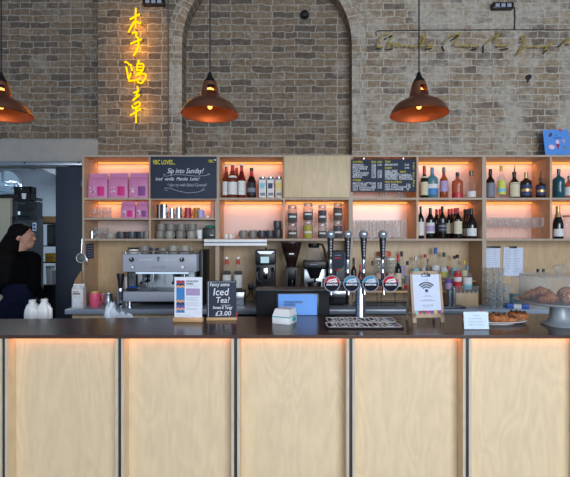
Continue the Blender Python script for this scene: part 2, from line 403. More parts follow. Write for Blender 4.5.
# ================================================================== the brick wall
WALL, NICHE, WTOP = 4.0, 4.15, 4.9
XL, XR = X(98, WALL), 4.2
def wall():
    bm = bmesh.new(); uvl = bm.loops.layers.uv.new('UVMap')
    def face(pts, uvs):
        f = bm.faces.new([bm.verts.new(p) for p in pts])
        for l, u in zip(f.loops, uvs): l[uvl].uv = u
    def flat(pts, y): face([(x, y, z) for x, z in pts], [(x+7, z) for x, z in pts])
    cx, zs, r, ring = X(267, WALL), Z(45, WALL), S(85, WALL), .14
    path = [(-1, 0., 0., 0.)]                       # (side, angle..) sampled left foot -> crown -> right foot
    inn, out, arc = [], [], []
    n = 24
    inn.append((cx-r, 0.)); out.append((cx-r-ring, 0.)); arc.append(0.)
    for i in range(n+1):
        a = PI-PI*i/n
        inn.append((cx+r*math.cos(a), zs+r*math.sin(a))); out.append((cx+(r+ring)*math.cos(a), zs+(r+ring)*math.sin(a)))
        arc.append(zs+r*PI*i/n)
    inn.append((cx+r, 0.)); out.append((cx+r+ring, 0.)); arc.append(2*zs+r*PI)
    for i in range(len(inn)-1):
        (a0, a1), (b0, b1) = (inn[i], inn[i+1]), (out[i], out[i+1])
        face([(a0[0], WALL, a0[1]), (a1[0], WALL, a1[1]), (b1[0], WALL, b1[1]), (b0[0], WALL, b0[1])],
             [(20.11, arc[i]), (20.11, arc[i+1]), (20.25, arc[i+1]), (20.25, arc[i])])
        face([(a0[0], WALL, a0[1]), (a1[0], WALL, a1[1]), (a1[0], NICHE, a1[1]), (a0[0], NICHE, a0[1])],
             [(.11, arc[i]), (.11, arc[i+1]), (-.11, arc[i+1]), (-.11, arc[i])])
    mid = len(out)//2
    for i in range(mid):
        flat([(XL, out[i][1]), out[i], out[i+1], (XL, out[i+1][1])], WALL)
    for i in range(mid, len(out)-1):
        flat([(XR, out[i][1]), out[i], out[i+1], (XR, out[i+1][1])], WALL)
    top = out[mid][1]
    if top < WTOP: flat([(XL, top), (XR, top), (XR, WTOP), (XL, WTOP)], WALL)
    flat([(cx-r-.1, 0), (cx+r+.1, 0), (cx+r+.1, WTOP), (cx-r-.1, WTOP)], NICHE)      # back of the arched recess
    flat([(-4.6, 2.3), (XL+.02, 2.3), (XL+.02, WTOP), (-4.6, WTOP)], NICHE+.2)          # recessed bay over the kitchen door
    face([(XL, WALL, 0), (XL, NICHE+.3, 0), (XL, NICHE+.3, WTOP), (XL, WALL, WTOP)], [(.1, 0), (-.4, 0), (-.4, WTOP), (.1, WTOP)])
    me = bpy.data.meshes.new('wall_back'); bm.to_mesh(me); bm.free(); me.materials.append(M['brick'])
    o = bpy.data.objects.new('wall_back', me); COL.objects.link(o); o['kind'] = 'structure'
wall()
b = B(); b.box(-4.6, XL-.002, WALL, WALL+.36, Z(162.5, WALL), Z(140.5, WALL), bev=.004)
b.box(-4.6, XL-.002, WALL+.01, WALL+.36, Z(140.5, WALL), Z(139, WALL))
struct('trim_1', b, M['concrete'])                                     # concrete lintel
b = B(); b.box(-2.13, XL-.002, WALL+.03, WALL+.3, 0, Z(162.5, WALL)); struct('wall_jamb', b, M['kitchen_grey'])
b = B(); b.box(-4.7, 4.3, -4.6, 4.5, -.1, 0); b.box(-4.7, -1.2, 4.5, 7.6, -.1, 0); struct('floor', b, M['floor'])
b = B(); b.box(-4.7, 4.3, -1.0, 4.6, WTOP, WTOP+.1); struct('ceiling', b, M['ceiling'])
# sliding door and its track
b = B(); dd = 3.93
b.box(X(55.5, dd), X(82.5, dd)+.03, dd, dd+.04, .01, Z(166.5, dd), bev=.003); door = struct('door_1', b, M['navy'])
b = B(); b.box(-4.2, X(82, dd), dd-.005, dd+.05, Z(165.5, dd), Z(161.5, dd), bev=.004)
trk = obj('door_track', b, M['steel'], door)
b = B()
for px in (25, 79): b.lathe([(0, 0), (.008, 0), (.008, .006), (0, .006)], c=(X(px, dd), dd-.005, Z(163, dd)), rot=RX(PI/2), seg=10)
obj('track_bolt', b, M['black'], trk)
b = B(); b.box(X(81, dd)-.004, X(82.4, dd), dd-.012, dd, Z(187, dd), Z(179, dd), bev=.002); obj('door_handle', b, M['steel_dark'], door)
# kitchen shell beyond the doorway
b = B(); b.box(-5.4, -1.6, 7.4, 7.5, 0, 3.0); struct('wall_kitchen', b, M['kitchen_wall'])
b = B(); b.box(-5.5, -5.4, 4.42, 7.5, 0, 3.0); struct('wall_kitchen_left', b, M['kitchen_wall'])
b = B(); b.box(-1.75, -1.65, 4.42, 7.5, 0, 3.0); struct('wall_kitchen_right', b, M['kitchen_wall'])
b = B(); b.box(-5.5, -1.6, 4.42, 7.5, 2.95, 3.05); struct('ceiling_kitchen', b, M['kitchen_wall'])
# sloped soffit seen through the door
b = B(); b.poly([(X(30, 6.5), 6.5, Z(164, 6.5)), (X(62, 6.5), 6.5, Z(164, 6.5)), (X(62, 6.5), 6.5, Z(177.5, 6.5))])
b.poly([(X(30, 6.5), 6.5, Z(164, 6.5)), (X(62, 6.5), 6.5, Z(177.5, 6.5)), (X(62, 6.5), 7.39, Z(177.5, 6.5)), (X(30, 6.5), 7.39, Z(164, 6.5))])
struct('trim_2', b, mat('grey soffit', (120, 126, 132), .8))
# arched bright window in the kitchen wall
b = B(); kw = 7.39; pts = []
for i in range(13):
    a = PI*i/12; pts.append((X(8, kw)+S(15, kw)*math.cos(a), Z(186, kw)+S(16, kw)*math.sin(a)))
pts += [(X(-7, kw), Z(200, kw)), (X(23, kw), Z(200, kw))]
b.prism(pts, kw-.03, kw); win = struct('window_1', b, glow('frosted daylight pane', (150, 185, 215), .55))
b = B(); b.tube([(x, kw-.03, z) for x, z in pts[:13]], .025, 6); b.tube([(X(5, kw), kw-.03, Z(200, kw)), (X(4, kw), kw-.03, Z(170, kw))], .025, 6)
obj('window_frame', b, M['kitchen_wall'], win)

# ================================================================== back bar shelving (four 1.2 m units)
def led(root, x0, x1, ztop):
    b = B(); b.box(x0+.012, x1-.012, DB-.034, DB-.020, ztop-.015, ztop-.001)
    obj('led_strip', b, M['led'], root, world=True)
    l = bpy.data.lights.new('shelf_led', 'AREA'); l.shape = 'RECTANGLE'; l.size = x1-x0-.04; l.size_y = .02; l.energy = .62; l.color = (1, .36, .09)
    o = bpy.data.objects.new('shelf_led', l); COL.objects.link(o); o.location = ((x0+x1)/2, DB-.05, ztop-.008); o.rotation_euler = (math.radians(28), 0, 0)
def shelving(x0, x1, label, backs, mid_low=True, halves=False, divide=True):
    t = thing('shelving_unit', label, 'shelves', ((x0+x1)/2, DB, CT), 0, 'plywood back bar shelving units')
    th = .018; xm = (x0+x1)/2; top = 2.3017
    for xa in (x0, x1-th):
        b = B(); b.box(xa, xa+th, D2, DB, CT, top, bev=.0008, seg=1); obj('upright', b, M['ply_side'], t, world=True)
    b = B(); b.box(x0+th, x1-th, D2, DB, top-th, top); obj('top_panel', b, M['ply_shelf'], t, world=True)
    for zz in (SH1, SH2):
        b = B(); b.box(x0+th, x1-th, D2, DB-.006, zz-th, zz); obj('shelf', b, M['ply_shelf'], t, world=True)
    b = B(); b.box(x0+th, x1-th, DB-.006, DB, SH2-.01, top-th); obj('back_panel', b, backs, t, world=True)
    b = B(); b.box(x0+th, x1-th, DB-.006, DB, CT, SH2-.01); obj('back_panel', b, M['ply_back'], t, world=True)
    for za, zb in ((SH2, SH1-th), (SH1, top-th)):
        b = B(); b.box(xm-.009, xm+.009, D2, DB-.006, za, zb); obj('divider', b, M['ply_side'], t, world=True)
    if halves:
        for xa, xb in ((x0+th, xm-.009), (xm+.009, x1-th)):
            b = B(); b.box(xa, xb, D2, DB-.006, SHM-.015, SHM); obj('half_shelf', b, M['ply_shelf'], t, world=True)
    # edging strips in a greyer cut edge
    b = B()
    for xa in (x0, x1-th): b.box(xa, xa+th, D2-.0012, D2, CT, top)
    b.box(x0+th, x1-th, D2-.0012, D2, top-th, top)
    for zz in (SH1, SH2): b.box(x0+th, x1-th, D2-.0012, D2, zz-th, zz)
    if halves: b.box(x0+th, x1-th, D2-.0012, D2, SHM-.015, SHM)
    obj('edging', b, M['ply_edge_grey'], t, world=True)
    for xa, xb in ((x0+th, xm-.009), (xm+.009, x1-th)):
        led(t, xa, xb, top-th); led(t, xa, xb, SH1-th)
    return t
UX = [X(82.3, D2), X(217.4, D2), X(350.8, D2), X(484.2, D2), X(617.6, D2)]
shelving(UX[0], UX[1], 'leftmost plywood shelving unit with pink coffee bags and the large blackboard', M['pale_back'], halves=True)
u2 = shelving(UX[1], UX[2], 'plywood shelving unit with syrup bottles, glass storage jars and a closed cupboard door', M['pale_back'])
shelving(UX[2], UX[3], 'plywood shelving unit holding the coffee price board, pint glasses and wine', M['pale_back'])
shelving(UX[3], UX[4], 'rightmost plywood shelving unit with wine glasses and pinned paper lists', M['pale_back'])
b = B(); b.box(X(284.2, 3.69), X(349.6, 3.69), 3.68, 3.699, Z(197.6, 3.69), Z(156.4, 3.69), bev=.002)
cd = obj('cupboard_door', b, plywood('birch cupboard door', (204, 182, 146), .07, .5), u2, world=True)
# end panel strip left of the first unit
# ================================================================== back worktop and base cabinets
CF = 3.44
b = B(); b.box(X(64.5, CF), 3.2, CF, D2+.3, CT-.042, CT, bev=.004); tag(obj('back_worktop', b, M['worktop']), 'long brushed steel worktop running below the back shelves', 'worktop')
xs = [X(69, CF), -.75, .35, 1.45, 2.4, 3.2]
for i in range(5):
    t = thing('base_cabinet', 'plywood base cabinet under the steel back worktop, ' + ['leftmost, beside the sliding door', 'behind the card stand and blackboard easel', 'behind the beer taps', 'behind the plate of pastries', 'rightmost, behind the cake stand'][i], 'cabinet', ((xs[i]+xs[i+1])/2, 3.7, 0), 0, 'base cabinets under the back worktop')
    b = B(); b.box(xs[i]+.002, xs[i+1]-.002, CF+.05, DB, .0, CT-.044); obj('carcass', b, M['ply_side'] if i == 0 else M['black_matt'], t, world=True)
    b = B(); b.box(xs[i]+.01, xs[i+1]-.01, CF+.03, CF+.05, .1, CT-.06, bev=.003); f = obj('door', b, M['kitchen_dark'] if i else M['ply_front'], t, world=True)
    b = B(); b.tube([(xs[i]+.1, CF+.01, .8), (xs[i]+.3, CF+.01, .8)], .006, 8)
    for xx in (xs[i]+.12, xs[i]+.28): b.tube([(xx, CF+.01, .8), (xx, CF+.032, .8)], .004, 6)
    bb = obj('handle', b, M['steel'], f); bb.location = -Vector(t.location)
# ================================================================== front bar
BF, BB = 2.131, 2.62
def bt_back(px): return F*(EYE-BT)/((318.7-.0082*px)-238.5)
b = B()
xa, xb = -2.2, 2.2
dl, dr = bt_back(-110), bt_back(690)
bot = [(xa, 2.112), (xb, 2.112), (xb, dr), (xa, dl)]
vs0 = [b.bm.verts.new((x, y, BT-.018)) for x, y in bot]; vs1 = [b.bm.verts.new((x, y, BT)) for x, y in bot]
b.bm.faces.new(vs0); b.bm.faces.new(vs1)
for i in range(4): b.bm.faces.new([vs0[i], vs0[(i+1) % 4], vs1[(i+1) % 4], vs1[i]])
bmesh.ops.recalc_face_normals(b.bm, faces=b.bm.faces[:])
bmesh.ops.bevel(b.bm, geom=[e for e in b.bm.edges], offset=.0025, segments=2, affect='EDGES')
tag(obj('countertop', b, M['bartop']), 'long dark brown bar top running across the whole front counter', 'countertop')
chs = [X(p, BF) for p in (-112, 3.4, 119.6, 235.6, 350.8, 467.2, 582.8, 698)]
zt = BT-.0185
names = ['cut by the left frame edge', 'below the milk bottles', 'below the menu card in its oak block', 'below the small white box', 'below the beer taps', 'below the pastry plate and cake stand', 'past the right edge']
for i in range(7):
    x0, x1 = chs[i]+.0085, chs[i+1]-.0085
    t = thing('bar_front_panel', 'framed birch plywood bar front panel, ' + names[i], 'bar panel', ((x0+x1)/2, BF+.2, 0), 0, 'plywood panels of the bar front')
    th = .014
    for k, xx in enumerate((x0, x1-th)):
        b = B(); b.box(xx, xx+th, BF, BF+.30, 0, zt, bev=.001, seg=1); sb_ = obj('side_board', b, M['ply_front'], t, world=True)
        b = B(); b.box(xx, xx+th, BF-.001, BF, 0, zt); f_ = obj('edging', b, M['ply_edge'], sb_); f_.location = -Vector(t.location)
    b = B(); b.box(x0+th, x1-th, BF+.068, BF+.08, 0, zt); obj('face_board', b, M['ply_front'], t, world=True)
    b = B(); b.box(x0+th, x1-th, BF+.002, BF+.068, 0, .05); obj('bottom_rail', b, M['ply_edge'], t, world=True)
    b = B(); b.box(x0+th+.004, x1-th-.004, BF+.05, BF+.062, zt-.008, zt-.001); obj('led_strip', b, M['led_bar'], t, world=True)
b = B(); b.box(xa, xb, BF+.31, BF+.33, 0, zt); b.box(xa, xb, BF+.012, BF+.018, zt-.03, zt-.002) if False else None
tag(obj('bar_backing', b, M['channel']), 'dark bronze backing that shows as thin gaps between the plywood bar panels', 'bar frame')
for i in range(1, 7):
    b = B(); b.box(chs[i]-.008, chs[i]+.008, BF+.006, BF+.30, 0, zt)
    tag(obj('bar_channel', b, M['channel']), 'dark upright channel of the bar front, between panels, ' + ['at the left edge', 'left of the menu card', 'under the small blackboard', 'under the front bar mat', 'left of the pastry plate', 'past the right edge'][i-1], 'channel', 'dark channels between bar panels')
# inner service shelf behind the bar front
b = B(); b.box(xa, xb, 2.50, 3.0, .80, .84, bev=.003)
for xx in (-2.1, -.9, .3, 1.5): b.box(xx, xx+.03, 2.50, 2.98, 0, .8)
tag(obj('service_counter', b, M['steel_dark']), 'low steel service counter on the staff side of the bar', 'counter')
# ================================================================== bottles
PROF = {
 'wine':   [(0, 0), (.93, 0), (1, .02), (1, .60), (.93, .66), (.6, .73), (.38, .79), (.34, .84), (.34, .98)],
 'burg':   [(0, 0), (.93, 0), (1, .02), (1, .42), (.9, .53), (.62, .66), (.40, .76), (.34, .83), (.34, .98)],
 'spirit': [(0, 0), (.93, 0), (1, .02), (1, .56), (.93, .62), (.55, .70), (.38, .75), (.35, .80), (.35, .97)],
 'squat':  [(0, 0), (.94, 0), (1, .02), (1, .60), (.95, .66), (.6, .72), (.30, .76), (.27, .82), (.27, .97)],
 'syrup':  [(0, 0), (.93, 0), (1, .02), (1, .52), (.95, .58), (.62, .70), (.42, .78), (.36, .85), (.36, .97)],
 'champ':  [(0, 0), (.93, 0), (1, .02), (1, .42), (.88, .54), (.6, .66), (.42, .78), (.36, .86), (.36, .98)],
 'cone':   [(0, 0), (.93, 0), (1, .02), (.98, .35), (.8, .55), (.52, .68), (.36, .78), (.33, .97)]}
def prof_r(pr, z):
    for (r0, z0), (r1, z1) in zip(pr, pr[1:]):
        if z0 <= z <= z1 and z1 > z0: return r0+(r1-r0)*(z-z0)/(z1-z0)
    return pr[-1][0]
def bottle(px, top, w, base, d, name, label, cat, body, cap, prof='spirit', capf=.1, labels=(), liquid=None, group=None, capr=1.18, foil=None):
    H = Z(top, d)-base; R = S(w, d)/2
    t = thing(name, label, cat, (X(px, d), d, base), 0, group)
    pr = PROF[prof]
    b = B(); b.lathe([(r*R, z*H) for r, z in pr]+[(0, .98*H)], seg=18); obj('glass_body', b, body, t)
    nr = pr[-1][0]*R
    b = B(); b.lathe([(0, (1-capf)*H), (nr*capr, (1-capf)*H), (nr*capr, .992*H), (nr*capr*.85, H), (0, H)], seg=14); obj('cap', b, cap, t)
    if foil:
        b = B(); z0, z1, m = foil; b.lathe([(prof_r(pr, z0+(z1-z0)*k/4)*R+.0012, (z0+(z1-z0)*k/4)*H) for k in range(5)], seg=14); obj('foil', b, m, t)
    for q, (z0, z1, m) in enumerate(labels):
        b = B(); b.lathe([(prof_r(pr, z0+(z1-z0)*k/4)*R+.001+.0008*q, (z0+(z1-z0)*k/4)*H) for k in range(5)], seg=20, a0=-PI*.95, a1=-PI*.05)
        obj('label', b, m, t, norm=False)
    if liquid:
        z1, m = liquid
        zz = [z for r, z in pr if z < z1 and r > 0]+[z1]
        b = B(); b.lathe([(0, .015*H)]+[(max(.001, prof_r(pr, max(z, .02))*R*.93), max(z, .015)*H) for z in zz]+[(0, z1*H)], seg=16); obj('liquid', b, m, t)
    return t
L = M
g = 'spirits on the top shelf'
dF = 3.79
top_spirits = [
 (424.3, 166, 7.6, 'whiskey_bottle', 'green whiskey bottle with a cream label, first right of the price board', 'glass_green', 'cap_red', 'spirit', .3, [(.1, .5, 'label_cream'), (.62, .68, 'label_cream')], None),
 (432.2, 167.6, 11., 'gin_bottle', 'broad aqua bottle with white and blue label and blue cap on top shelf', 'glass_blue', 'cap_bluegrey', 'squat', .2, [(.32, .46, 'label_white'), (.12, .32, 'label_blue')], None),
 (443.8, 167.4, 7.8, 'rum_bottle', 'tan amber spirit bottle with pictorial label and dark cap on top shelf', 'glass_amber', 'steel_dark', 'spirit', .16, [(.22, .56, 'label_lilac')], None),
 (457.4, 172.4, 10.6, 'whiskey_bottle', 'rosy orange square-shouldered spirit bottle with black cap on top shelf', 'glass_pinkamber', 'black', 'squat', .16, [(.02, .2, 'foil_red')], None),
 (471., 171, 9., 'gin_bottle', 'nearly empty clear spirit bottle with low white label on top shelf', 'glass', 'steel_dark', 'cone', .17, [(.05, .26, 'label_white')], None)]
def put(lst, base, d, group, cat='bottle'):
    for px, top, w, nm, lab, body, cap, prof, capf, labs, liq in lst:
        bottle(px, top, w, base, d, nm, lab, cat, M[body], M[cap], prof, capf, [(a, c, M[k]) for a, c, k in labs], (liq[0], M[liq[1]]) if liq else None, group)
put(top_spirits, SH1, dF, g)
put([
 (490.3, 169, 8.2, 'rum_bottle', 'brown spirit bottle with grey patterned label, leftmost above the wine glasses', 'glass_brown', 'black', 'spirit', .2, [(.05, .52, 'label_grey')], None),
 (501.3, 165.8, 8., 'rum_bottle', 'clear bottle with yellow-green label and pale green cap on top shelf', 'glass', 'cap_yellow', 'spirit', .15, [(.12, .55, 'label_yellow'), (.2, .3, 'label_aqua')], None),
 (514.2, 172, 9.6, 'rum_bottle', 'dark brown bottle with cream label and a pourer spout on top shelf', 'glass_brown', 'black', 'spirit', .1, [(.06, .6, 'label_cream')], None),
 (525.8, 172.4, 10.4, 'rum_bottle', 'squat brown bottle with navy label and gold neck on top shelf', 'glass_brown', 'foil_gold', 'squat', .22, [(.1, .52, 'label_navy'), (.26, .36, 'foil_gold')], None),
 (540.6, 178.0, 8.8, 'rum_bottle', 'squat dark bottle with blue and gold band and pourer beside the divider', 'glass_brown', 'black', 'squat', .12, [(.15, .8*.75, 'label_navy'), (.3, .42, 'foil_gold')], None),
 (558.6, 169, 10.6, 'gin_bottle', 'teal glass gin bottle with dark cap below the blue poster', 'glass_teal', 'steel_dark', 'squat', .1, [], None),
 (568.9, 176, 9., 'gin_bottle', 'pale rosy bottle with white label cut by the right frame edge', 'glass_pinkamber', 'steel_dark', 'squat', .12, [(.12, .5, 'label_white')], None)], SH1, dF, g)
# pourer spouts
for px, y0, y1 in ((514.4, 173, 165.5), (540.4, 179, 171)):
    t = thing('pourer', 'black pourer spout pushed into the ' + ('dark brown cream-labelled bottle' if px < 520 else 'squat blue-banded bottle'), 'pourer', (X(px, dF), dF, Z(y0, dF)))
    b = B(); h = Z(y1, dF)-Z(y0, dF); b.tube([(0, 0, -.004), (0, 0, h*.35), (.006, 0, h)], [.008, .006, .0035], 8); obj('spout', b, M['black'], t)
    b = B(); b.lathe([(0, 0), (.0095, 0), (.0095, .008), (0, .008)], seg=10); obj('stopper', b, M['steel_dark'], t)
# syrup bottles, top shelf of the second unit
sg = 'syrup bottles on the top shelf'
for px, top, w, d, body, lab, labs, capm in (
   (226.2, 165.4, 7.6, 3.80, 'glass_syrup', 'brown syrup bottle with white label, leftmost on the top shelf', [(.1, .5, 'label_white')], 'white'),
   (232.6, 163.6, 9.4, 3.755, 'glass_syrup', 'front syrup bottle with a big white label beside the leftmost one', [(.1, .46, 'label_white'), (.58, .64, 'label_white')], 'white'),
   (236.6, 166.4, 7.2, 3.90, 'glass_syrup', 'syrup bottle half hidden behind the two front syrup bottles', [(.1, .5, 'label_white')], 'white'),
   (241.6, 163.9, 8.2, 3.79, 'glass_redsyrup', 'red syrup bottle with white label, rightmost of its cluster', [(.1, .5, 'label_white')], 'white')):
    bottle(px, top, w, SH1, d, 'syrup_bottle', lab, 'bottle', M[body], M[capm], 'syrup', .05, [(a, c, M[k]) for a, c, k in labs], None, sg, foil=(.78, .92, M['cap_red']))
bottle(251.6, 168, 8.8, SH1, 3.79, 'sauce_bottle', 'dark brown bottle with black label standing right of the syrups', 'bottle', M['glass_brown'], M['black'], 'syrup', .1, [(.1, .5, M['label_black']), (.2, .34, M['label_grey'])], None, None, foil=(.72, .9, M['cap_red']))
# slim printed tins
for i, (px, labm, lab) in enumerate(((262.6, 'label_white', 'silver printed tin with pale blue picture, left of three on top shelf'), (270.6, 'label_white', 'silver printed tin in the middle of three on top shelf'), (278.8, 'label_cream', 'silver and orange printed tin, right of three on top shelf'))):
    d = 3.78; w = S(7.2, d); h = Z(177.2, d)-SH1
    t = thing('drink_carton', lab, 'tin', (X(px, d), d, SH1), 0, 'printed tins on the top shelf')
    b = B(); b.box(-w/2, w/2, -w/2, w/2, 0, h*.93, bev=.006); obj('can_body', b, M['steel'], t)
    b = B(); b.box(-w/2+.003, w/2-.003, -w/2-.001, -w/2+.002, .06*h, .86*h); obj('wrap', b, M[labm], t)
    pm = M['label_aqua' if i == 0 else 'label_navy' if i == 1 else 'cap_yellow']
    b = B(); b.box(-w*.34, w*.3, -w/2-.002, -w/2, .45*h, .7*h); obj('print', b, pm, t); b = B(); b.box(-w*.3, w*.38, -w/2-.002, -w/2, .12*h, .26*h); obj('print', b, M['label_grey'], t)
    b = B(); b.lathe([(0, .93*h), (w*.4, .93*h), (w*.4, h), (0, h)], seg=16); obj('lid', b, M['steel'], t)
# wines, second row of the third unit
wg = 'wine bottles on the middle shelf'
def wine(px, top, w, d, lab, capm, labs, prof='wine', body='glass_dark', capf=.17):
    bottle(px, top, w, SH2, d, 'wine_bottle', lab, 'bottle', M[body], M[capm], prof, capf, [(a, c, M[k]) for a, c, k in labs], None, wg, capr=1.06)
wine(420.6, 206.4, 6.4, 3.79, 'slim wine bottle with white label, leftmost beside the upright', 'black', [(.1, .52, 'label_white')])
wine(430.2, 208, 8.4, 3.78, 'wine bottle with a lilac and white label, second from the left', 'black', [(.18, .52, 'label_white'), (.24, .42, 'label_lilac')])
wine(436.4, 209.2, 7.2, 3.89, 'red-capped wine bottle half hidden left of the black-labelled one', 'foil_red', [(.2, .5, 'label_black')])
wine(440.0, 209.0, 7.2, 3.93, 'red-capped wine bottle furthest back behind the black-labelled one', 'foil_red', [(.2, .5, 'label_black')])
wine(442.2, 206.4, 7.4, 3.77, 'black-capped wine bottle with dark striped label in the middle group', 'black', [(.2, .5, 'label_black'), (.26, .3, 'label_grey'), (.36, .42, 'label_grey')])
wine(448.8, 209.0, 6.6, 3.87, 'red-capped wine bottle with gold striped label, first of four', 'foil_red', [(.18, .52, 'label_cream')])
wine(451.6, 208.6, 6.6, 3.93, 'red-capped wine bottle hidden second in the group of four', 'foil_red', [(.18, .52, 'label_cream')])
wine(454.6, 208.2, 6.6, 3.85, 'red-capped wine bottle just behind the big cream label', 'foil_red', [(.18, .52, 'label_cream')])
wine(457.6, 207.8, 8.2, 3.76, 'red-capped wine bottle in front with a big cream label', 'foil_red', [(.16, .56, 'label_cream')])
wine(465.0, 209.2, 8.6, 3.90, 'broad black wine bottle at the back, left of the white label', 'black', [(.1, .34, 'label_white')], 'burg')
wine(468.2, 209.0, 8.8, 3.84, 'broad black wine bottle between the two others with white labels', 'black', [(.1, .34, 'label_white')], 'burg')
wine(471.2, 208.4, 9.8, 3.765, 'broad black wine bottle in front with a wide white label', 'black', [(.09, .34, 'label_white')], 'burg')
bottle(558., 206, 9.6, SH2, 3.775, 'champagne_bottle', 'dark sparkling wine bottle with silver foil neck, alone at right', 'bottle', M['glass_dark'], M['foil_gold'], 'champ', .22, [(.07, .3, M['label_white'])], None, None, foil=(.66, .82, M['foil_gold']))
t = thing('glass_pitcher', 'clear glass pitcher cut by the right frame edge on middle shelf', 'pitcher', (X(569.6, 3.8), 3.8, SH2))
b = B(); b.lathe([(0, .002), (.045, 0), (.05, .02), (.05, .19), (.054, .215)], seg=20); obj('jug_body', b, M['glass'], t)
b = B(); b.lathe([(.051, .2), (.056, .205), (.056, .214), (.051, .218)], seg=20); obj('rim', b, M['rose_cup'], t)

# ---------------------------------------------------------------- glasses
def tumbler(name, label, cat, loc, r, h, group, taper=.85, m='glass'):
    t = thing(name, label, cat, loc, 0, group)
    b = B(); b.lathe([(0, .004), (r*taper*.9, .004), (r*taper*.95, 0), (r*taper, .006), (r, h), (r-.002, h), (r*taper-.003, .012), (0, .012)], seg=16)
    obj('glass_wall', b, M[m], t)
    b = B(); b.lathe([(0, .001), (r*taper*.97, .001), (r*taper*1.0, .012), (0, .014)], seg=16); obj('base', b, M['glass_base'], t); return t
# pint glasses, second row of unit three
pg = 'pint glasses on the middle shelf'; p0 = None; dq = 3.80
for row, d, pxs in (('front', 3.775, (355.6, 363.4, 371.4, 379.4, 387.4, 395.4, 403.2)), ('back', 3.88, (358.8, 366.6, 374.4, 382.2, 390.0, 397.8))):
    for i, px in enumerate(pxs):
        lab = 'clear pint glass, %s from the left in the %s row of pint glasses' % (ORD[i], row)
        loc = (X(px, d), d, SH2)
        if p0 is None: p0 = tumbler('pint_glass', lab, 'glass', loc, S(3.75, 3.775), Z(220.2, 3.775)-SH2, pg, .74)
        else: dup(p0, loc, lab)
# little glasses lying behind the price board
g0 = None
for i, px in enumerate((381, 386, 397, 402)):
    loc = (X(px, 3.86), 3.86, SH1); lab = 'small glass foot showing below the price board, %s from the left' % ORD[i]
    if g0 is None: g0 = tumbler('small_glass', lab, 'glass', loc, .022, .07, 'glasses behind the price board')
    else: dup(g0, loc, lab)
# wine glasses
wgp = 'wine glasses on the middle shelf'; w0 = None
def wineglass(label, loc, s=1.):
    t = thing('wine_glass', label, 'wine glass', loc, 0, wgp)
    b = B(); b.lathe([(0, .004), (.030, .0015), (.031, .003), (.006, .008), (.0035, .014), (.0035, .085), (.008, .095)], seg=14); obj('stem', b, M['glass'], t)
    b = B(); b.lathe([(.006, .094), (.02, .1), (.032, .115), (.037, .14), (.035, .17), (.031, .195), (.03, .195), (.034, .165), (.036, .14), (.03, .117), (0, .102)], seg=16); obj('bowl', b, M['glass'], t)
    return t
for row, d, pxs in (('front', 3.765, (489.2, 497.4, 505.8, 514.2, 522.6, 531.2, 539.6)), ('back', 3.86, (493.4, 501.2, 509.2, 517.6, 526, 534, 541.2))):
    for i, px in enumerate(pxs):
        loc = (X(px, d), d, SH2); lab = 'clear wine glass, %s from the left in the %s row beside the champagne' % (ORD[i], row)
        if w0 is None: w0 = wineglass(lab, loc)
        else: dup(w0, loc, lab)
# stacked small tumblers, first unit
tg = 'small tumblers in the left bay'; t0 = None
hh = .052
for lev in (0, 1):
    for i, px in enumerate((94.8, 101.6, 108.4)):
        lab = 'small clear tumbler, %s from the left, %s of its pair, beside the pink bags' % (ORD[i], ('lower', 'upper')[lev])
        loc = (X(px, 3.79), 3.79, SHM+lev*(hh+.0005))
        if t0 is None: t0 = tumbler('small_tumbler', lab, 'glass', loc, S(3.1, 3.79), hh, tg, .85, 'glass_jar')
        else: dup(t0, loc, lab)
for lev in (0, 1):
    for i, px in enumerate((97.4, 102.6)):
        dup(t0, (X(px, 3.80), 3.80+.06*i, SH2+lev*(hh+.0005)), 'small clear tumbler in the bottom left bay, %s of the %s pair' % (('lower', 'upper')[lev], ('front', 'rear')[i]))
# ---------------------------------------------------------------- pink coffee bags
def bag(px0, px1, top, bot, base, d, label, lm, lean=0.):
    w = S(px1-px0, d)-.004; h = Z(top, d)-base; dep = .07
    t = thing('coffee_bag', label, 'coffee bag', (X((px0+px1)/2, d), d, base), 0, 'pink coffee bags')
    b = B(); n = 8
    secs = [(0, 1., .92), (.05, 1., 1.), (.5, .98, 1.), (.72, .97, .7), (.82, .96, .25), (.84, .96, .12), (1., .93, .08)]
    rings = []
    for z, sx, sy in secs:
        ring = []
        for k in range(20):
            a = 2*PI*k/20; ca, sa = math.cos(a), math.sin(a)
            ex = (abs(ca)**8+abs(sa)**8)**(-1/8)
            ring.append(b.bm.verts.new((ca*ex*w/2*sx+random.uniform(-1, 1)*.001, sa*ex*dep/2*sy+random.uniform(-1, 1)*.0015, z*h)))
        rings.append(ring)
    for p, q in zip(rings, rings[1:]):
        for k in range(20): b.bm.faces.new([p[k], p[(k+1) % 20], q[(k+1) % 20], q[k]])
    b.bm.faces.new(rings[0][::-1]); b.bm.faces.new(rings[-1]); obj('pouch', b, M['pink_bag'], t)
    b = B(); b.box(w*.0, w*.36, -dep/2-.003, -dep/2, h*.1, h*.46, bev=.004); obj('label', b, lm, t)
    b = B()
    for k in range(7):
        a = random.uniform(0, PI); r = random.uniform(.006, .018); cx_, cz_ = -w*.25+random.uniform(-.018, .018), h*.3+random.uniform(-.02, .03)
        b.prism([(cx_+r*math.cos(a+q), cz_+r*.6*math.sin(a+q)) for q in (0, 1.3, 2.6, 4.2)], -dep/2-.002, -dep/2)
    obj('print', b, M['pale_pink'], t)
    b = B(); b.box(-w*.45, w*.45, -dep*.05-.006, -dep*.05, h*.9, h*.99); obj('seal', b, M['pink_bag'], t)
    return t
bag(89.2, 108.8, 173.6, 197, SH1, 3.78, 'pink coffee bag with magenta label, leftmost of three on the top shelf', M['magenta'])
bag(109.2, 129., 173.2, 197, SH1, 3.78, 'pink coffee bag with magenta and violet label, middle of the top three', M['magenta'])
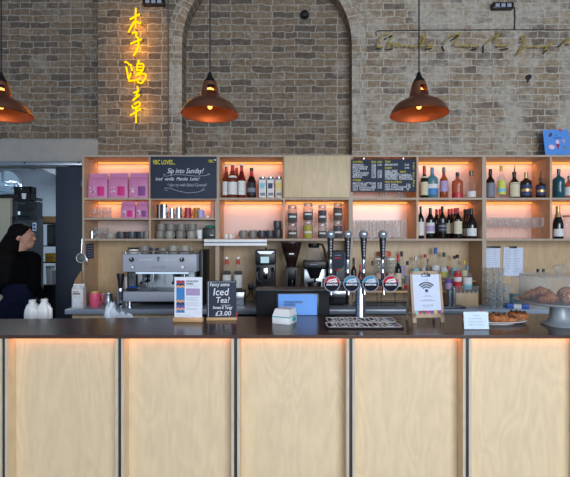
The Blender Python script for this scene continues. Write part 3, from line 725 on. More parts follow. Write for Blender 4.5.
bag(129.6, 149.6, 173.0, 197, SH1, 3.78, 'pink coffee bag with violet label, right of the top three', M['violet'])
bag(121.6, 136., 201.6, 218, SHM, 3.79, 'shorter pink coffee bag on the half shelf, left of the pair', M['magenta'])
bag(136.4, 149.6, 201.6, 218, SHM, 3.79, 'shorter pink coffee bag on the half shelf, right of the pair', M['violet'])

# ---------------------------------------------------------------- mugs, jugs and cups
def mug(label, loc, m, r=.04, h=.075, rz=0., group=None, name='mug', handle=True, cat='mug'):
    t = thing(name, label, cat, loc, rz, group)
    b = B(); b.lathe([(0, 0), (r*.82, 0), (r*.92, .004), (r, h*.4), (r*.98, h), (r*.9, h), (r*.9, .01), (0, .01)], seg=20); obj('cup_body', b, m, t)
    if handle:
        b = B(); b.tube([(r*.93, 0, h*.82), (r*1.35, 0, h*.8), (r*1.6, 0, h*.55), (r*1.4, 0, h*.28), (r*.95, 0, h*.2)], .0055, 8); obj('handle', b, m, t)
    return t
sm = 'stacked mugs in the left unit'
mr, mh = S(4.4, 3.79), .068
m_low = None
cols = (('mug_grey', 160.6), ('mug_sage', 169.8), ('mug_grey', 180.6), ('mug_sage', 191.4))
for lev in (0, 1):
    for i, (mm, px) in enumerate(cols):
        px2 = px+(1 if lev else 0)
        mug('grey stoneware mug, %s from the left in the %s layer of the mug pile' % (ORD[i], ('bottom', 'top')[lev]), (X(px2, 3.79), 3.79, SH2+lev*(mh+.0005)), M[mm] if lev == 0 else M['mug_grey'], mr, mh, -.6 if lev == 0 else .9+i, sm)
for i, px in enumerate((163.6, 175, 186.4)):
    mug('dark mug at the back of the stacked mug pile, %s from the left' % ORD[i], (X(px, 3.90), 3.90, SH2), M['mug_dark'], mr, mh, 1.+i, sm)
t = thing('takeaway_cup', 'white takeaway cup beside the mug pile and black box', 'cup', (X(200., 3.78), 3.78, SH2))
b = B(); b.lathe([(0, 0), (.023, 0), (.033, .075), (.035, .076), (.035, .08), (.03, .08), (.022, .006), (0, .006)], seg=20); obj('cup_body', b, M['white'], t)
t = thing('tray_box', 'black box with a green cloth in it, right end of mug shelf', 'box', (X(210., 3.79), 3.79, SH2))
w_ = S(12, 3.79)/2; b = B(); hb = .1; b.box(-w_, w_, -.06, .06, 0, .006)
for q in ((-w_, -w_+.004, -.06, .06), (w_-.004, w_, -.06, .06), (-w_, w_, -.06, -.056), (-w_, w_, .056, .06)): b.box(q[0], q[1], q[2], q[3], 0, hb, bev=.001)
obj('box_body', b, M['black'], t)
b = B(); b.box(w_*.2, w_*.75, -.0615, -.06, .03, .036); obj('label', b, M['white'], t)
t = thing('cloth', 'green cloth folded on top of the black box', 'cloth', (X(210., 3.79), 3.79, SH2+.1))
b = B(); b.ell((.0, 0, .008), (w_*.85, .05, .017), 14, 8); obj('folded_cloth', b, M['green'], t)
# metal pitchers on the half shelf
def pitcher(label, px, d, base, w, top, m, group='milk pitchers', rz=-.4):
    r = S(w, d)/2; h = Z(top, d)-base
    t = thing('milk_pitcher', label, 'pitcher', (X(px, d), d, base), rz, group)
    b = B(); b.lathe([(0, 0), (r, 0), (r*1.02, .01), (r*.98, h*.5), (r*.86, h*.8), (r*.92, h), (r*.86, h), (r*.8, h*.8), (r*.9, .01), (0, .01)], seg=22); obj('pitcher_body', b, m, t)
    b = B(); b.tube([(r*.8, 0, h*.85), (r*1.5, 0, h*.82), (r*1.55, 0, h*.4), (r*.98, 0, h*.25)], .004, 8); obj('handle', b, m, t)
    b = B(); b.prism([(-r*.88, h*.86), (-r*.88, h), (-r*1.2, h*1.02)], -r*.22, r*.22); obj('spout', b, m, t)
    return t
pitcher('dark steel milk pitcher, leftmost on the shelf below the big blackboard', 159.6, 3.83, SHM, 6., 204.8, M['steel_dark'])
pitcher('tall shiny steel milk pitcher below the big blackboard', 164.4, 3.775, SHM, 6.6, 204.4, M['chrome'])
pitcher('short shiny steel milk pitcher, narrowest of the row', 172.0, 3.78, SHM, 5.2, 208.2, M['steel'])
pitcher('short wide steel milk pitcher left of the crimson one', 178.8, 3.785, SHM, 6.6, 207.6, M['steel'])
pitcher('crimson milk pitcher among the steel ones', 187.8, 3.78, SHM, 7.4, 208., M['red_cup'])
pitcher('ochre pitcher behind the lilac cup', 196.6, 3.86, SHM, 6.6, 208., M['gold_cup'])
mug('lilac cup in front of the ochre pitcher', (X(200.8, 3.77), 3.77, SHM), M['lilac_cup'], S(2.9, 3.77), Z(209.8, 3.77)-SHM, -.3, None, 'cup', True, 'cup')
mug('small white pot standing left of the rose paper cups', (X(207.6, 3.78), 3.78, SHM), M['mug_white'], S(2.1, 3.78), Z(215.4, 3.78)-SHM, 0, None, 'ramekin', False, 'pot')
t = thing('paper_cup_stack', 'tall stack of rose paper cups at the right end of the half shelf', 'cups', (X(212.8, 3.78), 3.78, SHM))
b = B(); r = S(2.3, 3.78); pr = [(0, 0), (r*.85, 0)]
hstk = Z(202.4, 3.78)-SHM
for k in range(6): pr += [(r*(.9+.0*k), hstk*(.5+k*.08)), (r*1.02, hstk*(.5+k*.08)+.003), (r*1.02, hstk*(.5+k*.08)+.008), (r*.92, hstk*(.5+k*.08)+.009)]
pr += [(r*.95, hstk), (0, hstk)]
b.lathe(pr, seg=18); obj('cup_stack', b, M['rose_cup'], t)
# bottom left bay: little pots and bowls
pitcher('tiny steel pitcher beside the tumblers in the bottom left bay', 92.2, 3.78, SH2, 4.6, 231, M['chrome'])
mug('pale grey wide cup beside the tumblers in the bottom left bay', (X(111, 3.77), 3.77, SH2), M['mug_sage'], S(4.9, 3.77), Z(233.6, 3.77)-SH2, 2.6, 'cups in the bottom left bay', 'cup', True, 'cup')
for i, (px, mm) in enumerate(((121.6, 'mug_dark'), (132.4, 'mug_dark'), (142.2, 'mug_dark'))):
    mug('charcoal bowl cup, %s of the dark row in the bottom left bay' % ORD[i], (X(px, 3.79), 3.79, SH2), M[mm], S(4.8, 3.79), Z(231.6, 3.79)-SH2, .8+i, 'cups in the bottom left bay', 'cup', True, 'cup')
mug('grey mug at the right end of the bottom left bay', (X(147., 3.745), 3.745, SH2), M['mug_grey'], S(2.8, 3.745), Z(231, 3.745)-SH2, 2.6, 'cups in the bottom left bay', 'cup', True, 'cup')
# second unit, middle shelf, left bay
for i, px in enumerate((226.2, 230.9)):
    mug('tiny white espresso cup, %s of the pair above the white strip' % ('left', 'right')[i], (X(px, 3.77), 3.77, SH2), M['mug_white'], S(2.2, 3.77), Z(234.2, 3.77)-SH2, 2.6 if i == 0 else .5, 'espresso cups', 'espresso_cup', True, 'cup')
for i, (px, mm, lab) in enumerate(((243.6, 'mug_grey', 'grey mug right of the espresso cups'), (253., 'mug_grey', 'grey mug touching the charcoal mugs'), (262, 'mug_dark', 'charcoal mug right of the two grey mugs'), (270.2, 'mug_dark', 'charcoal mug in the middle of the dark ones'))):
    mug(lab, (X(px, 3.78), 3.78, SH2), M[mm], S(4., 3.78), Z(230.4, 3.78)-SH2, 2.5, 'mugs above the coffee grinders', 'mug')
hm = (Z(221, 3.78)-SH2)/2
for lev in (0, 1): mug('charcoal mug, %s of the pair stacked against the divider' % ('lower', 'upper')[lev], (X(278.2-lev*.8, 3.78), 3.78, SH2+lev*(hm+.0005)), M['mug_dark'], S(4., 3.78), hm, 2.5 if lev == 0 else 2., 'mugs above the coffee grinders', 'mug')
# storage jars
def jar(px, lev, w, top, bot, fill, fm, label, d=3.78, base=SH2):
    r = S(w, d)/2; h = Z(top, d)-base
    t = thing('storage_jar', label, 'jar', (X(px, d), d, base), 0, 'clip top glass jars')
    b = B(); b.lathe([(0, .002), (r*.9, 0), (r, .008), (r, h*.72), (r*.9, h*.8), (r*.82, h*.84), (r*.82, h*.88)], seg=20); obj('jar_glass', b, M['glass_storage'], t)
    b = B(); b.lathe([(0, .005), (r*.88, .005), (r*.93, .01), (r*.93, h*fill), (0, h*fill*1.02)], seg=20); obj('contents', b, fm, t)
    b = B(); b.lathe([(r*.86, h*.88), (r*.9, h*.9), (r*.9, h*.95), (r*.8, h), (0, h)], seg=20); obj('lid', b, M['glass_storage'], t)
    b = B(); b.lathe([(r*.86, h*.865), (r*.9, h*.865), (r*.9, h*.885), (r*.86, h*.885)], seg=20); b.tube([(r*.9, -.004, h*.87), (r*1.25, -.004, h*.8), (r*1.2, -.004, h*.6), (r*1.02, -.004, h*.62)], .0018, 6); b.tube([(-r*.9, -.004, h*.87), (-r*1.15, -.004, h*.93), (-r*.5, -.004, h*1.0)], .0018, 6)
    obj('clip', b, M['steel'], t)
    b = B(); b.lathe([(r*1.006, h*.30), (r*1.006, h*.40)], seg=12, a0=-PI*.74, a1=-PI*.26); obj('label', b, M['label_white'], t, norm=False)
    return t
jl = [(292.4, 10.2, 223.2, 205.4), (308., 10.4, 220.6, 203.), (322.2, 9., 223.4, 205.2), (337.8, 9.8, 220.8, 203.)]
lows = [('tea_brown', .55, 'coffee beans'), ('leaf_tea', .74, ''), ('tea_dark', .5, ''), ('tea_dark', .7, '')]
lab_low = ['glass clip jar of brown tea, bottom of the leftmost stack', 'glass clip jar of yellow flowers, bottom of the second stack', 'glass clip jar of grey tea, bottom of the third stack', 'glass clip jar of dark tea, bottom of the rightmost stack']
lab_up = ['glass clip jar of dark tea, top of the leftmost stack', 'glass clip jar of dark tea, top of the second stack', 'narrow glass clip jar, top of the third stack', 'tall glass clip jar, top of the rightmost stack']
ups = [('tea_dark', .55), ('tea_dark', .48), ('tea_dark', .7), ('tea_brown', .72)]
for i, (px, w, ym, yt) in enumerate(jl):
    jar(px, 0, w, ym, 0, lows[i][1], M[lows[i][0]], lab_low[i])
    jar(px, 1, w*.97, yt, 0, ups[i][1], M[ups[i][0]], lab_up[i], base=Z(ym, 3.78)+.0005)
# ================================================================== boards
def board(x0, x1, y0, y1, d, name, label, cat):
    t = thing(name, label, cat, (X((x0+x1)/2, d), d, Z(y1, d)))
    b = B(); b.box(X(x0, d), X(x1, d), d, 3.6984, Z(y1, d), Z(y0, d), bev=.0015); obj('panel', b, M['board'], t, world=True)
    return t
def wr(t, s, px, py, size_px, m, d, name='lettering', align='LEFT', **k):
    """writing whose baseline starts at this spot of the board face"""
    p = (X(px, d)-t.location.x, -.0012, Z(py, d)-t.location.z)
    return text(name, s, S(size_px, d), m, t, p, align, **k)
d = 3.683
cb = board(150.4, 216.4, 156.6, 198.4, d, 'blackboard', 'large chalk blackboard reading VBC LOVES over the left shelves', 'blackboard')
b = B(); b.box(X(216, d)-.012, X(216.2, d), d-.0015, 3.704, Z(160, d)-.006, Z(160, d)+.006); obj('fixing', b, M['steel'], cb, world=True)
wr(cb, 'VBC LOVES...', 152.8, 164.4, 6.4, M['chalk_yellow'], d, sx=.62, bold=.0008)
wr(cb, 'VBC', 208, 162.6, 4.2, M['chalk_yellow'], d, sx=.8)
wr(cb, 'Sip into Sunday!', 167, 173.2, 7.2, M['chalk'], d, shear=.35, sx=.78)
wr(cb, 'Iced  vanilla  Matcha  Latte!', 155.4, 180.4, 4.6, M['chalk'], d, shear=.35, sx=.86)
wr(cb, '* also try with Salted Caramel!', 167, 186.4, 4.4, M['chalk_soft'], d, shear=.35, sx=.72)
def stroke(t, pts, d, rad, m, name, yoff=-.0015, world=None):
    b = B(); b.tube([(X(px, d)-t.location.x, yoff, Z(py, d)-t.location.z) for px, py in pts], rad, 5); return obj(name, b, m, t)
stroke(cb, [(166, 174.6), (163.6, 174), (163.4, 176), (167, 176.2), (175, 174.6), (186, 175), (196, 176.2), (206, 175.6), (210, 174.2), (209, 173.4), (207, 174.6)], d, .0022, M['chalk_soft'], 'flourish')
stroke(cb, [(168, 190.6), (165, 190), (165, 187.8), (170, 188.2), (178, 191), (188, 193), (198, 192), (205, 189.6), (204, 187.8), (202, 189.8)], d, .0022, M['chalk_soft'], 'flourish')
# price board
d = 3.685
pb = board(351.4, 416.6, 159.2, 191.6, d, 'price_board', 'black coffee price board with yellow headings hung from two clips', 'menu board')
for px in (363.8, 403.4):
    b = B(); b.box(X(px, d)-.006, X(px, d)+.006, d-.004, d+.015, Z(159.6, d), Z(156.6, d), bev=.002); obj('clip', b, M['steel'], pb, world=True)
Y, W = M['chalk_yellow'], M['chalk']
ts = 2.7
def row(px, py, s, m=W, **k): wr(pb, s, px, py, ts, m, d, sx=.95, bold=.0002, **k)
row(352.6, 162.8, 'COFFEES', Y); row(371.4, 162.8, 'REG', Y); row(377.4, 162.8, 'LRG', Y)
for i, (s, a, c) in enumerate((('ESPRESSO', '2.60', '2.90'), ('MACCHIATO', '2.90', ''), ('FLAT WHITE', '3.40', ''), ('LATTE', '3.40', '3.70'), ('CAPPUCCINO', '3.40', '3.70'), ('AMERICANO', '3.10', '3.40'), ('MOCHA', '3.60', '3.90'))):
    y = 165.8+i*2.02; row(352.6, y, s); row(371.4, y, a)
    if c: row(377.4, y, c)
row(352.6, 181.2, 'OTHER', Y)
for i, (s, a, c) in enumerate((('MATCHA LATTE', '3.80', '4.10'), ('CHAI LATTE', '3.60', '3.90'), ('HOT CHOCOLATE', '3.60', '3.90'), ('OAT / ALMOND', '.50', ''))):
    y = 184.2+i*2.15; row(352.6, y, s); row(371.4, y, a)
    if c: row(377.4, y, c)
row(384.8, 162.6, 'TEAS', Y); row(384.8, 165.6, 'BREAKFAST'); row(404.6, 165.6, '2.60')
row(384.8, 168.8, 'DAIRY', Y); row(404.6, 168.8, '2.90')
for i, s in enumerate(('EARL GREY', 'GREEN TEA', 'PEPPERMINT', 'RED BERRY', 'CAMOMILE')): row(384.8, 171.8+i*1.95, s)
row(400, 172.8, 'NEW', Y)
for i, s in enumerate(('TURMERIC', 'BEETROOT', 'CHARCOAL')): row(399, 175.8+i*1.95, s)
row(384.8, 182.8, 'HOT & CITRUS', Y)
for i, (s, a) in enumerate((('HOT APPLE', '3.20'), ('HOT CHOCOLATE', '3.70'), ('LEMON GINGER', '.50'))):
    row(384.8, 185.6+i*2.3, s); row(406, 185.6+i*2.3, a)
for i, c in enumerate('VBC DRINKS'): row(412.8, 164.2+i*2.5, c, Y)
# blue poster leaning on top of the shelves
d = 3.86; top = 2.3017
t = thing('poster', 'blue poster with ice cream pictures leaning on the shelf top', 'poster', (X(558.6, d), d, top)); t.rotation_euler = (-.12, -.03, 0)
pw, ph = S(25.4, d), S(30, d)
b = B(); b.box(-pw/2, pw/2, 0, .006, 0, ph); obj('card', b, M['poster_blue'], t)
def blob(cx, cz, rx, rz_, a, m, name):
    b = B(); b.prism([(cx*pw+rx*pw*math.cos(q*PI/5)*math.cos(a)-rz_*ph*math.sin(q*PI/5)*math.sin(a), cz*ph+rx*pw*math.cos(q*PI/5)*math.sin(a)+rz_*ph*math.sin(q*PI/5)*math.cos(a)) for q in range(10)], -.0012, 0); obj(name, b, m, t)
blob(-.22, .82, .1, .05, 1., M['tea_dark'], 'picture'); blob(.18, .97, .08, .03, -.5, M['label_red'], 'picture')
blob(-.22, .4, .12, .08, -.3, M['pale_pink'], 'picture'); blob(.28, .6, .05, .07, 0, M['rose_cup'], 'picture'); blob(.3, .36, .11, .045, -.6, M['label_grey'], 'picture'); blob(-.1, .06, .14, .03, -.3, M['foil_gold'], 'picture')
b = B(); b.prism([(.03*pw, .3*ph), (-.035*pw, .5*ph), (.095*pw, .5*ph)], -.0012, 0); obj('cone_picture', b, M['foil_red'], t)
blob(.03, .57, .07, .075, 0, M['pale_pink'], 'picture')
b = B(); b.box(-.1*pw, .2*pw, -.0012, 0, .7*ph, .725*ph); b.box(-.04*pw, .08*pw, -.0012, 0, .8*ph, .815*ph); b.box(-.1*pw, .2*pw, -.0012, 0, .14*ph, .15*ph); obj('print', b, M['label_navy'], t)
# white strip along the shelf edge
t = thing('shelf_rail', 'white twin-strip rail fixed along the shelf edge above the syrups', 'rail', (X(236, 3.66), 3.66, Z(246, 3.66)))
b = B(); b.box(X(204, 3.66), X(267, 3.66), 3.655, 3.698, Z(242., 3.66), Z(239.4, 3.66), bev=.002); obj('upper_strip', b, M['white'], t, world=True)
b = B(); b.box(X(204, 3.66), X(267, 3.66), 3.655, 3.698, Z(245.8, 3.66), Z(243.2, 3.66), bev=.002); obj('lower_strip', b, M['white'], t, world=True)
b = B(); b.box(X(204, 3.66), X(267, 3.66), 3.668, 3.698, Z(245, 3.66), Z(240, 3.66)); obj('backing', b, M['steel_dark'], t, world=True)
# notice on the inner left upright
t = thing('notice', 'small dark notice pinned inside the left upright over the pink jug', 'notice', (UX[0]+.022, 3.80, Z(258.5, 3.8)))
b = B(); b.box(-.002, .002, -.07, .07, 0, S(15, 3.8)); obj('sheet', b, M['label_navy'], t)
b = B()
for k in range(5): b.box(.002, .003, -.05, .05, .02+.023*k, .026+.023*k)
obj('print', b, M['ink_soft'], t)
# pinned paper lists
def sheet(px0, px1, y0, y1, label, rows, skew=0.):
    d = 3.966; t = thing('paper_list', label, 'paper', (X((px0+px1)/2, d), d, Z(y1, d)), 0, 'paper lists on the back panel')
    w, h = S(px1-px0, d), S(y1-y0, d); t.rotation_euler = (0, skew, 0)
    b = B(); b.box(-w/2, w/2, 0, .002, 0, h); obj('sheet', b, M['paper_blue'], t)
    b = B()
    for k in range(rows):
        z = h*(.9-.82*k/rows)
        for a, c in ((-.42, -.42+random.uniform(.18, .36)), (.02, .02+random.uniform(.15, .34))): b.box(w*a, w*c, -.001, 0, z, z+h*.012)
    obj('print', b, M['ink_soft'], t)
    return t, w, h
t, w, h = sheet(486, 500, 247, 268, 'white paper list on a black clip rail, left of two', 9)
b = B(); b.box(-w*.52, w*.52, -.006, .006, h*.95, h*1.04, bev=.001); obj('clip_rail', b, M['black'], t)
t, w, h = sheet(503, 522.6, 247.4, 276, 'white paper list held by a small black clip, right of two', 14, .02)
b = B(); b.box(-w*.2, w*.16, -.008, .006, h*.97, h*1.04, bev=.001); obj('clip', b, M['black'], t)
# ================================================================== on the steel back worktop
def bx(px0, px1, y0, y1, d0, d1):
    """box bounds whose front face sits at depth d0"""
    return X(px0, d0), X(px1, d0), d0, d1, Z(y1, d0), Z(y0, d0)
# espresso machine
e0 = 3.50
t = em = thing('espresso_machine', 'wide grey two-group espresso machine with cups on top', 'coffee machine', (X(160, e0), 3.7, CT))
xl, xr = X(122.6, e0), X(196.6, e0)
b = B(); b.box(xl, xr, e0, 3.94, Z(272, e0), Z(254.2, e0), bev=.008); up = obj('upper_body', b, M['machine_grey'], t, world=True)
b = B(); b.box(xl+.02, xr-.02, 3.76, 3.94, 1.0, Z(271, e0)); obj('rear_body', b, M['kitchen_dark'], t, world=True)
b = B(); b.box(xl+.04, xr-.04, 3.745, 3.76, 1.09, Z(272.5, e0)); obj('splash_panel', b, M['steel'], t, world=True)
b = B(); b.box(xl+.012, xr-.004, e0-.02, 3.9, Z(301.2, e0), Z(291.4, e0), bev=.005); dt = obj('drip_tray', b, M['machine_grey'], t, world=True)
b = B(); b.box(xl+.03, xr-.02, e0-.01, 3.74, Z(291.4, e0), Z(291.4, e0)+.006); obj('grate', b, M['steel_dark'], t, world=True)
b = B(); b.box(xl+.02, xr-.02, 3.6, 3.9, .985, Z(301, e0)); obj('underside', b, M['black_matt'], t, world=True)
for xx in (xl+.05, xr-.05):
    for yy in (3.53, 3.86):
        b = B(); b.lathe([(0, CT), (.022, CT), (.018, CT+.02), (.016, Z(301, e0)+.004), (0, Z(301, e0)+.004)], c=(xx, yy, 0), seg=14); obj('leg', b, M['steel'], t, world=True)
for xx in (xl+.015, xr-.03):
    b = B(); b.box(xx, xx+.016, 3.56, 3.76, 1.09, Z(271.8, e0)); obj('side_column', b, M['kitchen_dark'], t, world=True)
b = B(); b.box(xl+.1, xr-.08, e0+.03, e0+.05, Z(274.2, e0), Z(272.6, e0)); obj('work_light', b, M['white_led'], t, world=True)
cr = B()
for a, c in ((xl+.02, xr-.02),): cr.tube([(a, e0+.02, Z(251.6, e0)), (c, e0+.02, Z(251.6, e0))], .004, 8)
for q in range(6):
    xx = xl+.02+(xr-xl-.04)*q/5; cr.tube([(xx, e0+.02, Z(251.6, e0)), (xx, e0+.02, Z(254.4, e0))], .003, 6)
obj('cup_rail', cr, M['steel'], t, world=True)
for px in (132., 182.3):
    b = B(); b.lathe([(0, 0), (.019, 0), (.019, .006), (.0165, .024), (0, .024)], c=(X(px, e0), e0, Z(259.6, e0)), rot=RX(PI/2), seg=20); k = obj('knob', b, M['black'], t, world=True)
    b = B(); b.box(-.002, .002, -.026, -.023, 0, .016, bev=0); o_ = obj('pointer', b, M['white'], k); o_.location = (X(px, e0)-t.location.x, e0-t.location.y, Z(259.6, e0)-t.location.z)
for px in (133., 182.8):
    c_ = (X(px, e0), e0, Z(267., e0))
    b = B(); b.lathe([(0, 0), (.0165, 0), (.0165, .006), (.014, .008), (0, .008)], c=c_, rot=RX(PI/2), seg=20); k = obj('gauge', b, M['chrome'], t, world=True)
    b = B(); b.lathe([(0, .0082), (.0125, .0082), (.0125, .0088), (0, .0088)], c=c_, rot=RX(PI/2), seg=20); f_ = obj('dial', b, M['white'], k); f_.location = -Vector(t.location)
for c0 in (146.2, 170.6):
    for i in range(6):
        b = B(); b.lathe([(0, 0), (.0045, 0), (.004, .004), (0, .004)], c=(X(c0+(i-2.5)*2.25, e0), e0, Z(259.8, e0)), rot=RX(PI/2), seg=10); obj('button', b, M['white'], t, world=True)
b = B(); b.lathe([(0, 0), (.011, 0), (.011, .003), (0, .003)], c=(X(158.4, e0), e0, Z(257.8, e0)), rot=RX(PI/2), seg=16); b.box(X(157.6, e0), X(159.2, e0), e0-.003, e0, Z(261.4, e0), Z(258.6, e0)); obj('emblem', b, M['steel_dark'], t, world=True)
text('lettering', 'Astoria', S(4.8, e0), M['ink_soft'], t, (X(158.4, e0)-t.location.x, e0-.0015-t.location.y, Z(268.4, e0)-t.location.z), 'CENTER', shear=.2, bold=.0008)
for px in (145.4, 176.5):
    gx = X(px, e0+.06); zt_ = Z(273.4, e0)
    b = B(); b.lathe([(0, zt_-.05), (.034, zt_-.05), (.036, zt_-.02), (.04, zt_), (0, zt_)], c=(gx, e0+.09, 0), seg=20); gh = obj('group_head', b, M['chrome'], t, world=True)
    b = B(); b.lathe([(0, zt_-.085), (.026, zt_-.085), (.036, zt_-.07), (.036, zt_-.052), (0, zt_-.052)], c=(gx, e0+.09, 0), seg=20); b.tube([(gx, e0+.09, zt_-.1), (gx, e0+.09, zt_-.08)], .01, 8)
    pf = obj('portafilter', b, M['chrome'], t, world=True)
    b = B(); b.tube([(gx, e0+.055, zt_-.066), (gx, e0-.01, zt_-.072), (gx, e0-.05, zt_-.078)], [.009, .013, .012], 10); h_ = obj('portafilter_handle', b, M['black'], pf); h_.location = -Vector(t.location)
    b = B(); b.tube([(gx+.07, e0+.06, zt_), (gx+.07, e0+.05, zt_-.05), (gx+.075, e0+.03, zt_-.13)], .005, 8); obj('steam_wand', b, M['chrome'], t, world=True)
t = thing('cleaning_cloth', 'blue cloth folded over a black tray on the machine drip grate', 'cloth', (X(131, e0+.03), e0+.07, Z(291.4, e0)+.006))
b = B(); b.box(-.05, .05, -.04, .04, 0, .014, bev=.004); obj('black_pad', b, M['black'], t)
b = B(); b.ell((0, 0, .022), (.04, .032, .012), 16, 8); obj('folded_cloth', b, M['blue_cloth'], t)
zt_ = Z(254.2, e0)
for i, (px, mm, lab, rz, w, h) in enumerate(((134.2, 'mug_white', 'small white cup on the left of the espresso machine top', 2.6, 5., .038), (144.8, 'mug_grey', 'grey mug second from the left on the espresso machine', 0.2, 5., .068), (154., 'mug_dark', 'dark patterned cup in the middle of the espresso machine top', 2.5, 4.2, .05), (163., 'mug_grey', 'low grey cup right of the dark patterned cup', .3, 4.4, .05), (173.6, 'mug_sage', 'sage mug on the espresso machine, handle to the right', -.3, 4.6, .07), (185.2, 'mug_sage', 'rightmost sage mug on top of the espresso machine', -.2, 4.6, .07))):
    mug(lab, (X(px, 3.62), 3.62, zt_), M[mm], S(w, 3.62), h, rz, 'cups on the espresso machine', 'mug' if h > .06 else 'cup', True, 'mug' if h > .06 else 'cup')
t = thing('saucer_stack', 'dark saucers stacked behind the white cup on the espresso machine', 'saucers', (X(134, 3.76), 3.76, zt_))
b = B(); pr = [(0, 0)]
for k in range(4): pr += [(.035, k*.013), (.062, k*.013+.010), (.062, k*.013+.012)]
pr += [(0, .046)]; b.lathe(pr, seg=20); obj('saucer', b, M['mug_dark'], t)
# steel shaker with black cone beside machine
d = 3.52
t = thing('shaker', 'chrome canister with a black funnel standing left of the espresso machine', 'canister', (X(120.6, d), d, CT))
h0, h1, h2 = 0, Z(288, d)-CT, Z(273.6, d)-CT
b = B(); b.lathe([(0, 0), (.026, 0), (.03, .01), (.03, h1*.3), (.024, h1*.5), (.03, h1*.8), (.026, h1), (0, h1)], seg=20); obj('canister_body', b, M['chrome'], t)
b = B(); b.lathe([(0, h1), (.016, h1), (.032, h2*.95), (.032, h2), (.028, h2), (.013, h1+.006), (0, h1+.006)], seg=20); obj('funnel', b, M['black'], t)
t = thing('paper_cup', 'pale paper cup between the black funnel and espresso machine', 'cup', (X(126.8, 3.60), 3.60, CT))
hc = Z(277, 3.6)-CT
b = B(); b.lathe([(0, 0), (.012, 0), (.015, hc*.5), (.022, hc), (.019, hc), (.012, .02), (0, .02)], seg=16); obj('cup_body', b, M['mug_white'], t)
# pink jug, metal cup, milk carton, board, strainer
d = 3.60
t = thing('jug', 'pink jug with handle standing in the left corner of the worktop', 'jug', (X(95., d), d, CT))
r = S(5., d); h = Z(292.4, d)-CT
b = B(); b.lathe([(0, 0), (r*.94, 0), (r, .006), (r, h*.9), (r*.95, h), (r*.88, h), (r*.9, .01), (0, .01)], seg=22); obj('jug_body', b, M['pinkmug'], t)
b = B(); b.tube([(r*.95, 0, h*.85), (r*1.5, 0, h*.8), (r*1.55, 0, h*.4), (r*.97, 0, h*.2)], .006, 8); obj('handle', b, M['pinkmug'], t)
b = B(); b.lathe([(0, h*.97), (r*.8, h*.97), (r*.7, h*1.1), (0, h*1.12)], seg=18); obj('lid', b, M['cap_yellow'], t)
pitcher('wide steel pitcher between the pink jug and chrome canister', 108.4, 3.60, CT, 8.6, 293.4, M['steel'], None, .3)
d = 3.53
t = thing('milk_carton', 'white and grey milk carton standing at the left end of worktop', 'carton', (X(79.2, d), d, CT), .12)
w_ = S(10.6, d)/2; h = Z(283.8, d)-CT
b = B(); b.box(-w_, w_, -w_*.9, w_*.9, 0, h*.8, bev=.001)
v = [b.bm.verts.new(p) for p in ((-w_, -w_*.9, h*.8), (w_, -w_*.9, h*.8), (w_, w_*.9, h*.8), (-w_, w_*.9, h*.8), (-w_, 0, h*.95), (w_, 0, h*.95))]
for f in ((0, 1, 5, 4), (2, 3, 4, 5), (1, 2, 5), (3, 0, 4)): b.bm.faces.new([v[i] for i in f])
b.box(-w_, w_, -.0015, .0015, h*.94, h); obj('carton_body', b, M['label_white'], t)
b = B(); b.box(-w_*.75, w_*.6, -w_*.9-.001, -w_*.9, h*.08, h*.42); obj('panel_print', b, M['paper'], t)
b = B(); b.box(-w_*.85, w_*.5, -w_*.9-.001, -w_*.9, h*.58, h*.63); b.box(-w_*.85, w_*.2, -w_*.9-.001, -w_*.9, h*.67, h*.7); obj('print', b, M['ink'], t)
b = B(); b.lathe([(0, 0), (.011, 0), (.011, .012), (0, .012)], c=(0, -w_*.45, h*.87), rot=RX(.9), seg=12); obj('screw_cap', b, M['white'], t)
d = 3.66
t = thing('wooden_board', 'brown wooden board leaning behind the milk carton', 'board', (X(78.6, d), d, CT))
hb = Z(271, d)-CT
b = B(); b.prism([(-.035, 0), (.030, 0), (.030, hb*.98), (.024, hb), (-.004, hb*.86), (-.035, hb*.7)], -.007, .007); obj('board_panel', b, M['cardboard'], t)
d = 3.675
t = thing('strainer', 'round wire strainer hanging on the left end of the shelving', 'strainer', (X(81.2, d), d, Z(258, d)))
b = B(); r = S(4.6, d); b.lathe([(r, 0), (r*.8, -.010), (r*.4, -.016), (0, -.018)], seg=22, rot=RX(-PI/2)); obj('mesh_bowl', b, mat('grey wire mesh', (86, 90, 94), .6, var=.3, scale=300), t)
b = B()
b.tube([(r*math.cos(2*PI*k/24), 0, r*math.sin(2*PI*k/24)) for k in range(25)], .0065, 8); obj('rim', b, mat('pale metal', (176, 178, 176), .35, .3), t)
b = B(); b.tube([(r*.9, .004, r*.3), (r*1.15, .006, -.01), (r*1.25, .008, -.06), (r*1.1, .01, -.065)], .004, 6); b.tube([(0, 0, r), (.002, .01, r+.1), (.002, .01, r+.13)], .0035, 6); obj('handle', b, M['steel'], t)
# black tray on edge and cable right of the machine
t = thing('tray', 'black tray standing on edge between espresso machine and blackboard easel', 'tray', (X(204.4, 3.75), 3.75, CT))
b = B(); b.box(-.012, .018, -.16, .16, 0, Z(250, 3.6)-CT, bev=.005); obj('tray_panel', b, M['kitchen_dark'], t)
t = thing('cable', 'black cable dropping from the white rail beside the espresso machine', 'cable', (X(203, 3.68), 3.68, Z(300, 3.68)))
b = B(); b.tube([(0, 0, 0), (.002, 0, .2), (0, 0, Z(239, 3.68)-Z(300, 3.68)), (.01, .012, Z(239, 3.68)-Z(300, 3.68)+.004)], .004, 6); obj('cable_run', b, M['cord'], t)
